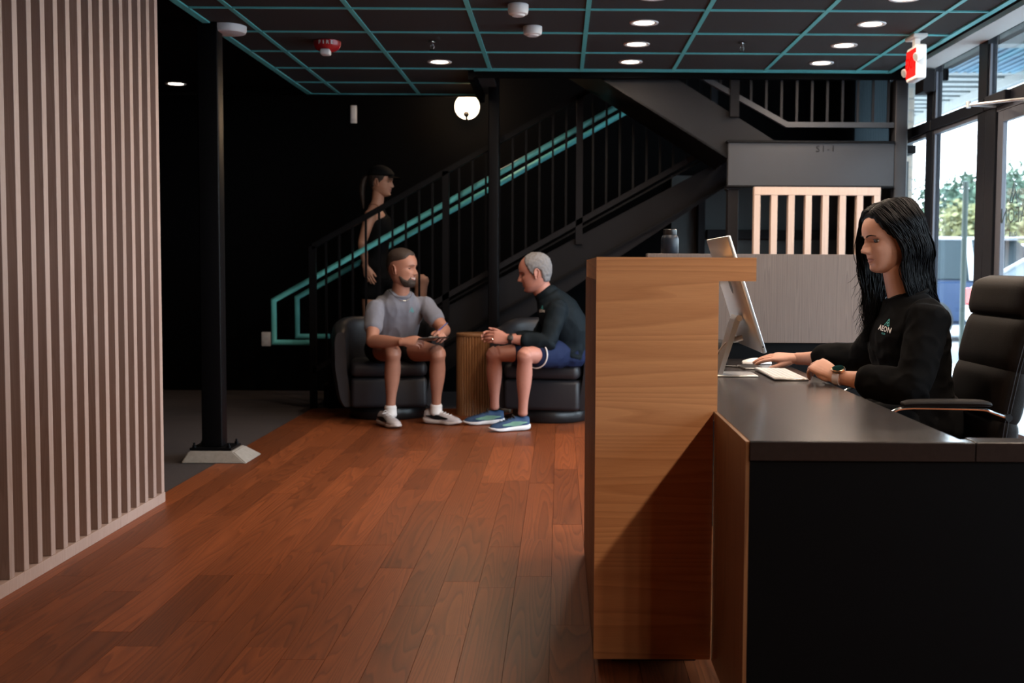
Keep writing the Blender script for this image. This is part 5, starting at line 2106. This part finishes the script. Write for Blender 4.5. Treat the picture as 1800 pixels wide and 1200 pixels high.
leg(b, hipR, knR, anR, 0.95, 0.020, 0.36)
me = remesh(b, 0.008, 5)
wrinkle(me, 0.004, (12, 12, 12), 3.0)
so = put('shorts', me, M_navy, t)
b = NB()
p = Vector(hipL).lerp(Vector(knL), 0.69)
ax_ = (Vector(knL) - Vector(hipL)).normalized()
x_, y_ = frame_of(ax_, Vector((0, 0, 1)))
tube(b, [p + (x_ * cos(2 * pi * i / 28) + y_ * sin(2 * pi * i / 28)) * 0.0905 for i in range(28)], 0.0045, 8, closed=True)
obj('hem_band', b, M_white, so, smooth=True)
M_shoe2 = plain('blue_mesh', (0.012, 0.045, 0.115), 0.7, var=0.3, scale=250, bump=0.2)
M_sole2 = plain('white_foam', (0.70, 0.70, 0.72), 0.6, var=0.05)
M_green = plain('pale_green_overlay', (0.25, 0.50, 0.38), 0.5)
shoe(t, (-0.195, 7.865), (-0.435, 7.765), 0.0, M_shoe2, M_sole2, M_black, M_black, 0.285, 0.10, M_green)
shoe(t, (-0.375, 8.155), (-0.655, 8.09), 0.0, M_shoe2, M_sole2, M_black, M_black, 0.285, 0.10, M_green)
# wrist watch
def watch(par, wr, el, face_n, r_w, band, square=True):
    wr, el = Vector(wr), Vector(el)
    ax_ = (el - wr).normalized()
    c = wr + ax_ * 0.012
    x_, y_ = frame_of(ax_, Vector(face_n))
    b = NB()
    R = []
    for q in (-1, 1):
        pass
    for s_, rr in ((-0.011, r_w), (-0.011, r_w + 0.003), (0.011, r_w + 0.003), (0.011, r_w)):
        R.append([b.verts.new(c + ax_ * s_ + (x_ * cos(2 * pi * j / 28) * 0.82 + y_ * sin(2 * pi * j / 28)) * rr) for j in range(28)])
    rings(b, R, closed=True)
    o = obj('watch_strap', b, band, par, smooth=True)
    f = c + x_ * (r_w * 0.82 + 0.003)
    b = NB()
    if square:
        box(b, -0.019, 0.019, -0.016, 0.016, -0.003, 0.007, 0.004, axes(f, ax_, x_), 3)
        obj('watch_case', b, M_black, o, smooth=True)
    else:
        Mx = axes(f, ax_, x_)
        lathe(b, [(0.001, -0.004), (0.021, -0.004), (0.0225, 0.0), (0.0225, 0.006), (0.0205, 0.008), (0.0195, 0.0075), (0.001, 0.0075)], (0, 0, 0), 32, Mx)
        obj('watch_case', b, plain('rose_gold', (0.75, 0.48, 0.30), 0.25, metal=1.0, var=0.02), o, smooth=True)
        b = NB()
        lathe(b, [(0.001, 0.0078), (0.0193, 0.0078), (0.0193, 0.0088), (0.001, 0.0092)], (0, 0, 0), 32, Mx)
        obj('watch_face', b, plain('dark_watch_glass', (0.004, 0.018, 0.016), 0.08, var=0.2), o, smooth=True)
watch(t, wrL, elL, (-0.1, -0.9, 0.3), 0.033, M_black)
b = NB()
hx = Vector((-1, 0.10, 0.10)).normalized()
hp = Vector(wrL) + hx * 0.112 + Vector((0.004, -0.006, -0.018))
tube(b, [hp + Vector((0, 1, 0.1)) * cos(2 * pi * i / 16) * 0.0108 + Vector((0.35, 0, 0.94)) * sin(2 * pi * i / 16) * 0.0108 for i in range(16)], 0.0018, 6, closed=True)
obj('ring', b, M_chrome, t, smooth=True)

# ================================================================== woman on the stairs
SK3 = skin_mat('skin_c', (0.46, 0.235, 0.16))
M_hair3 = plain('dark_brown_hair', (0.020, 0.011, 0.008), 0.6, var=0.5, scale=200, bump=0.4)
M_tank = plain('black_tank_fabric', (0.004, 0.004, 0.0045), 0.85, var=0.2, scale=150, spec=0.12)
t = thing('person', 'woman in a black cap, tank top and shorts climbing the stairs', 'person', (-1.5, 9.65, 0.175))
lat = Vector((0.06, -1, 0)).normalized()
T3 = [((-1.49, 9.65, 0.97), 0.155, 0.110), ((-1.49, 9.65, 1.06), 0.150, 0.108), ((-1.485, 9.65, 1.17), 0.122, 0.090), ((-1.475, 9.65, 1.28), 0.128, 0.092), ((-1.465, 9.65, 1.40), 0.140, 0.105), ((-1.48, 9.65, 1.49), 0.135, 0.080), ((-1.48, 9.65, 1.545), 0.080, 0.060), ((-1.478, 9.65, 1.57), 0.050, 0.050)]
shR, elR, wrR = (-1.495, 9.495, 1.492), (-1.562, 9.475, 1.265), (-1.530, 9.435, 1.075)
shL, elL, wrL = (-1.475, 9.805, 1.492), (-1.49, 9.845, 1.27), (-1.42, 9.86, 1.08)
hipR, knR, anR = (-1.50, 9.575, 0.95), (-1.525, 9.58, 0.60), (-1.625, 9.585, 0.275)
hipL, knL, anL = (-1.47, 9.725, 0.95), (-1.115, 9.74, 0.965), (-1.12, 9.75, 0.625)
b = NB()
torso(b, T3, lat)
arm(b, shR, elR, wrR, 0.86)
arm(b, shL, elL, wrL, 0.86)
leg(b, hipR, knR, anR, 0.92, back=(-1, 0, 0))
leg(b, hipL, knL, anL, 0.92, back=(-1, 0, 0))
loft(b, [((-1.478, 9.65, 1.545), 0.054, 0.054), ((-1.465, 9.65, 1.60), 0.047, 0.049), ((-1.455, 9.65, 1.68), 0.046, 0.050)], (0, 1, 0), 4, 18)
body = remesh(b, 0.006, 4)
MH3 = Matrix.Translation((-1.437, 9.65, 1.757)) @ rot_to((0.98, -0.14, -0.10)) @ Matrix.Scale(0.97, 4)
FH3 = {'mouth': 0.4, 'jaw': 0.95, 'nose': 0.95, 'wide': 0.98}
hm = make_head(MH3, FH3)
h1 = make_hand(wrR, (0.30, 0.0, -0.95), (-0.3, -0.95, 0.0), False, (0.25, 0.3, 0.25), 0.03, (0.85, 0.45, -0.1), 0.15, 0.92)
h2 = make_hand(wrL, (0.35, 0.05, -0.93), (0, 1, 0), True, (0.5, 0.6, 0.4), 0.03, (0.75, 0.6, -0.4), 0.3, 0.92)
put('body', join_meshes([body, hm, h1, h2]), [SK3, M_lip, M_teeth], t)
eyes(MH3, FH3, t, (1, 0, -0.1), 0.4, SK3, M_hair3, 0.0025)
mouth_patch(MH3, FH3, t, M_lip, -0.0115, 0.0085, 0.0008, 'lips')
HL3 = [(0, 0.06), (40, 0.06), (60, 0.045), (74, 0.005), (84, -0.015), (92, 0.02), (106, 0.0), (118, -0.05), (180, -0.085)]
put('hair', hair_shell(MH3, FH3, lambda a, p: p.z - lerp_tab(HL3, a), 0.007, 0.002, 2, 120), M_hair3, t)
b = NB()
pt = [MH3 @ Vector(q) for q in ((-0.095, 0, 0.02), (-0.125, 0, 0.025), (-0.15, 0, -0.02), (-0.155, 0, -0.10), (-0.14, 0.0, -0.18), (-0.13, 0, -0.24))]
loft(b, [(tuple(q), r_, r_ * 0.8) for q, r_ in zip(pt, (0.012, 0.022, 0.028, 0.026, 0.018, 0.006))], (0, 1, 0), 4, 14)
me = remesh(b, 0.005, 2)
wrinkle(me, 0.003, (60, 60, 8))
put('ponytail', me, M_hair3, t)
b_me = hair_shell(MH3, FH3, lambda a, p: p.z - (0.050 - 0.02 * min(1, a / 180)), 0.016)
cap = put('cap', b_me, M_tank, t)
b = NB()
R = []
for i in range(9):
    g = radians(-52 + 104 * i / 8)
    row = []
    for k in range(6):
        e = k / 5
        rr = 0.082 + 0.072 * e * cos(g) ** 0.6
        row.append(b.verts.new(MH3 @ Vector((0.004 + rr * cos(g) + 0.014, 0.95 * rr * sin(g) * (1 - 0.05 * e), 0.054 - 0.012 * e - 0.020 * (abs(sin(g)) ** 2)))))
    R.append(row)
for i in range(8):
    for k in range(5):
        b.faces.new((R[i][k], R[i + 1][k], R[i + 1][k + 1], R[i][k + 1]))
bmesh.ops.solidify(b, geom=list(b.faces), thickness=0.004)
obj('brim', b, M_tank, cap, smooth=True)
b = NB()
torso(b, [((-1.49, 9.65, 0.98), 0.16, 0.118)] + T3[1:5] + [((-1.478, 9.65, 1.47), 0.112, 0.088), ((-1.478, 9.65, 1.515), 0.075, 0.070)], lat, 1.0, 0.008)
me = remesh(b, 0.007, 5)
wrinkle(me, 0.004, (10, 10, 10), 3)
put('tank_top', me, M_tank, t)
b = NB()
torso(b, [((-1.49, 9.65, 0.95), 0.158, 0.115), ((-1.49, 9.65, 1.06), 0.155, 0.112)], lat, 1.0, 0.008)
leg(b, hipR, knR, anR, 0.92, 0.016, 0.18)
leg(b, hipL, knL, anL, 0.92, 0.016, 0.18)
put('shorts', remesh(b, 0.008, 5), M_tank, t)
b = NB()
tube(b, crom([Vector((-1.472, 9.65, 1.56)) + Vector((cos(a) * 0.070, sin(a) * 0.068, 0.01 - 0.10 * max(0, cos(a)) ** 1.5)) for a in [2 * pi * i / 20 for i in range(21)]], 3), 0.0018, 6)
obj('necklace', b, plain('gold', (0.8, 0.55, 0.25), 0.25, metal=1.0), t, smooth=True)
M_shoe3 = plain('black_mesh', (0.02, 0.02, 0.022), 0.7, var=0.2)
shoe(t, (-1.705, 9.585), (-1.455, 9.585), 0.175, M_shoe3, M_white, M_black, M_white, 0.25, 0.09)
shoe(t, (-1.155, 9.75), (-0.905, 9.75), 0.525, M_shoe3, M_white, M_black, M_white, 0.25, 0.09)

# ================================================================== receptionist
SK4 = skin_mat('skin_d', (0.54, 0.285, 0.205), 0.55)
M_lip4 = plain('muted_lips', (0.40, 0.185, 0.15), 0.7, var=0.06, scale=200)
M_hair4 = plain('long_black_hair', (0.002, 0.002, 0.0028), 0.5, var=0.5, scale=60, spec=0.12)
M_sweat = plain('black_sweatshirt', (0.0022, 0.0022, 0.0025), 0.95, var=0.3, scale=300, bump=0.1, spec=0.1)
t = thing('person', 'woman with long black hair in a black sweatshirt working at the reception desk', 'person', (1.2, 3.95, 0))
lat = Vector((0.04, -1, 0)).normalized()
T4 = [((1.18, 3.955, 0.57), 0.165, 0.120), ((1.178, 3.955, 0.66), 0.145, 0.106), ((1.172, 3.955, 0.74), 0.138, 0.102), ((1.160, 3.957, 0.84), 0.150, 0.108), ((1.160, 3.96, 0.915), 0.146, 0.086), ((1.155, 3.962, 0.955), 0.095, 0.066), ((1.150, 3.963, 0.985), 0.054, 0.052)]
shL, elL, wrL = (1.178, 3.800, 0.925), (1.105, 3.712, 0.708), (0.903, 3.885, 0.727)
shR, elR, wrR = (1.180, 4.115, 0.925), (1.10, 4.34, 0.752), (0.912, 4.585, 0.733)
b = NB()
torso(b, T4, lat)
arm(b, shL, elL, wrL, 0.86)
arm(b, shR, elR, wrR, 0.86)
leg(b, (1.20, 3.865, 0.575), (0.80, 3.86, 0.555), (0.83, 3.86, 0.10), 0.90, back=(1, 0, 0))
leg(b, (1.20, 4.045, 0.575), (0.80, 4.05, 0.555), (0.83, 4.05, 0.10), 0.90, back=(1, 0, 0))
loft(b, [((1.150, 3.963, 0.955), 0.060, 0.056), ((1.135, 3.962, 1.01), 0.050, 0.051), ((1.118, 3.960, 1.09), 0.048, 0.052)], (0, 1, 0), 4, 22)
body = remesh(b, 0.0045, 4)
MH4 = Matrix.Translation((1.086, 3.957, 1.182)) @ rot_to((-0.955, -0.25, -0.18)) @ Matrix.Scale(0.905, 4)
FH4 = {'mouth': 0.0, 'jaw': 0.97, 'nose': 1.22, 'wide': 0.98}
hm = make_head(MH4, FH4)
h1 = make_hand(wrL, (-0.60, 0.70, 0.42), (-0.25, -0.35, 0.9), True, (0.85, 0.65, 0.35), 0.05, (0.8, 0.4, -0.7), 0.1, 0.95, (1.0, 1.0, 1.05, 1.1), 0.0022)
h2 = make_hand(wrR, (-0.95, 0.32, 0.03), (0.0, -0.30, 1), False, (0.16, 0.22, 0.15), 0.06, (0.85, 0.5, -0.25), 0.12, 0.95, (1, 1, 1, 1), 0.0022)
put('body', join_meshes([body, hm, h1, h2]), [SK4, M_lip4, M_teeth], t)
eyes(MH4, FH4, t, (0.88, 0.0, -0.38), 0.25, SK4, M_hair4, 0.0032, 1.1)
mouth_patch(MH4, FH4, t, M_lip4, -0.0125, 0.0085, 0.0008, 'lips')
HL4 = [(0, 0.086), (25, 0.081), (45, 0.062), (58, 0.036), (68, 0.014), (78, 0.0), (88, -0.008), (97, -0.03), (108, -0.10), (180, -0.13)]
def hair4(a, p):
    return p.z - lerp_tab(HL4, a)
hs4 = hair_shell(MH4, FH4, hair4, lambda p: 0.014 + 0.022 * max(0, min(1, -p.x / 0.09)), 0.002, 2, 50)
bv4 = BVHTree.FromPolygons([v.co for v in hs4.vertices], [p.vertices[:] for p in hs4.polygons])
put('hair', hs4, M_hair4, t)
# long locks: every strand leaves the parting, follows the skull and falls
rr = random.Random(21)
b = NB()
MHn = Matrix.Translation((1.088, 3.957, 1.175)) @ rot_to((-0.965, -0.25, -0.05)) @ Matrix.Scale(0.955, 4)
def strand(pts, r0, r1, n=4, wav=0.0, k=5):
    Q = crom([tuple(p) for p in pts], k)
    m = len(Q)
    ph = rr.random() * 6.28
    out, rad = [], []
    for i, q in enumerate(Q):
        f = i / (m - 1)
        w_ = wav * max(0, f - 0.5) * 2
        out.append(Vector(q) + Vector((sin(f * 19 + ph), cos(f * 15 + ph * 1.7), 0)) * w_)
        rad.append((r0 + (r1 - r0) * f) * (0.4 if i == 0 else 1.0) * (1.0 if f < 0.8 else 1.0 - (f - 0.8) * 4.4))
    tube(b, out, rad, n, mitre=False)
def J(v, s_):
    return Vector(v) + Vector((rr.gauss(0, s_), rr.gauss(0, s_), rr.gauss(0, s_)))
for side in (1, -1):
    for k in range(900):
        u = rr.uniform(-0.16, 1.0)             # 0 front of the parting, 1 back of the crown
        x0 = 0.080 - 0.163 * max(u, 0)
        z0 = 0.14
        lay = rr.random() * 0.007
        if side == 1:       # near side: swept back behind the ear
            p = [(x0, 0.003, z0), (0.060 - 0.155 * u, 0.045, 0.115), (0.042 - 0.150 * u, 0.085, 0.070 - 0.01 * u), (0.012 - 0.135 * u, 0.095, 0.020), (-0.016 - 0.115 * u, 0.090 - 0.05 * max(0, u - 0.5), -0.035), (-0.016 - 0.125 * u, 0.080 - 0.045 * u, -0.10),
                 (-0.032 - 0.118 * u, 0.078 - 0.05 * u, -0.17), (-0.060 - 0.100 * u + rr.gauss(0, 0.008), 0.070 - 0.05 * u, -0.235), (-0.090 - 0.080 * u + rr.gauss(0, 0.014), 0.055 - 0.06 * u + rr.gauss(0, 0.01), -0.285 - 0.06 * rr.random())]
        else:               # far side: falls in front of the shoulder
            p = [(x0, -0.003, z0), (0.066 - 0.155 * u, -0.045, 0.115), (0.070 - 0.150 * u, -0.085, 0.070), (0.056 - 0.140 * u, -0.092, 0.010), (0.052 - 0.130 * u, -0.096, -0.045), (0.048 - 0.115 * u, -0.094, -0.105),
                 (0.044 - 0.085 * u, -0.085, -0.175), (0.044 - 0.060 * u + rr.gauss(0, 0.012), -0.070, -0.245), (0.058 - 0.060 * u + rr.gauss(0, 0.016), -0.055, -0.315 - 0.05 * rr.random())]
        q = []
        for i, v in enumerate(p):
            w = (MH4 if i < 4 else MHn) @ Vector(v)
            if i < 4:
                h = bv4.find_nearest(w)
                if h[0] is not None and (i < 3 or side == 1):
                    w = h[0] + h[1] * (0.0012 + lay * min(1, i / 2))
            w = w + Vector((rr.gauss(0, 1), rr.gauss(0, 1), rr.gauss(0, 1))) * (0.0 if i == 0 else (0.0022 if i < 4 else 0.0045))
            q.append(w)
        strand(q, 0.0016, 0.0015, 3, 0.003 if rr.random() < 0.75 else 0.008)
# loose curls at the ends and a few fly-aways
for k in range(26):
    s0 = MHn @ Vector((-0.125 + rr.gauss(0, 0.015), 0.02 + rr.gauss(0, 0.02), -0.20 - 0.09 * rr.random()))
    d = Vector((0.03 + rr.random() * 0.03, rr.gauss(0, 0.01), -0.02 - 0.04 * rr.random()))
    strand([s0, s0 + d * 0.5 + J((0, 0, -0.02), 0.005), s0 + d + J((0, 0, -0.03), 0.006), s0 + d * 0.7 + J((0, 0, -0.05), 0.006)], 0.0011, 0.0006, 4, 0.006)
for k in range(22):
    s0 = MHn @ Vector((0.052 + rr.gauss(0, 0.010), -0.09, -0.06 - 0.22 * rr.random()))
    d = Vector((-0.012 - rr.random() * 0.016, rr.gauss(0, 0.01), -0.02 - 0.03 * rr.random()))
    strand([s0, s0 + d * 0.5 + J((0, 0, -0.012), 0.003), s0 + d + J((0, 0, -0.025), 0.004)], 0.0010, 0.0005, 4, 0.003)
obj('hair_locks', b, M_hair4, t, smooth=True, angle=None, kind='stuff')
# sweatshirt with pushed-up cuffs
b = NB()
torso(b, [((1.18, 3.955, 0.56), 0.172, 0.128)] + T4[1:5] + [((1.155, 3.962, 0.958), 0.090, 0.068)], lat, 1.0, 0.013)
arm(b, shL, elL, wrL, 0.90, 0.017, 0.83)
arm(b, shR, elR, wrR, 0.90, 0.017, 0.83)
ellip(b, Vector(shL) + Vector((0, 0.02, -0.005)), (0.066, 0.060, 0.064))
ellip(b, Vector(shR) + Vector((0, -0.02, -0.005)), (0.066, 0.060, 0.064))
me = remesh(b, 0.005, 6)
wrinkle(me, 0.0050, (16, 16, 20), 9.0, 0.0012, 40)
mc = me.copy()
sw = put('sweatshirt', me, M_sweat, t)
chest_print(sw, mc, (1.052, 3.872, 0.885), (0.66, -0.74, -0.16), (-0.76, -0.64, 0.08), 0.80, True, None, None, 'CLUB')
b = NB()
tube(b, [Vector((1.149, 3.962, 0.982)) + Vector((cos(a) * 0.066, sin(a) * 0.072, 0.006 + 0.024 * cos(a))) for a in [2 * pi * i / 28 for i in range(28)]], 0.007, 8, closed=True)
obj('collar', b, M_sweat, sw, smooth=True)
b = NB()
tube(b, [Vector((1.142, 3.962, 1.002)) + Vector((cos(a) * 0.060, sin(a) * 0.060, 0.004 + 0.026 * cos(a))) for a in [2 * pi * i / 28 for i in range(28)]], 0.0012, 6, closed=True)
obj('necklace', b, M_black, t, smooth=True)
M_trous = plain('black_trousers', (0.004, 0.004, 0.0045), 0.85, var=0.2, spec=0.12)
b = NB()
torso(b, [((1.20, 3.955, 0.555), 0.168, 0.128), ((1.205, 3.955, 0.63), 0.155, 0.118)], lat, 1.0, 0.006)
leg(b, (1.20, 3.865, 0.575), (0.80, 3.86, 0.555), (0.83, 3.86, 0.10), 0.90, 0.010, 0.97, back=(1, 0, 0))
leg(b, (1.20, 4.045, 0.575), (0.80, 4.05, 0.555), (0.83, 4.05, 0.10), 0.90, 0.010, 0.97, back=(1, 0, 0))
put('trousers', remesh(b, 0.009, 4), M_trous, t)
for yy in (3.86, 4.05):
    shoe(t, (0.90, yy), (0.66, yy), 0.0, M_shoe3, M_black, M_black, M_black, 0.245, 0.09)
watch(t, wrL, elL, (-0.15, -0.35, 0.92), 0.0285, plain('pale_lilac_strap', (0.52, 0.47, 0.50), 0.5), False)
b = NB()
ellip(b, MH4 @ Vector((-0.003, 0.092, -0.040)), (0.0032, 0.0032, 0.0032), None, 10, 8)
obj('earring', b, M_chrome, t, smooth=True)
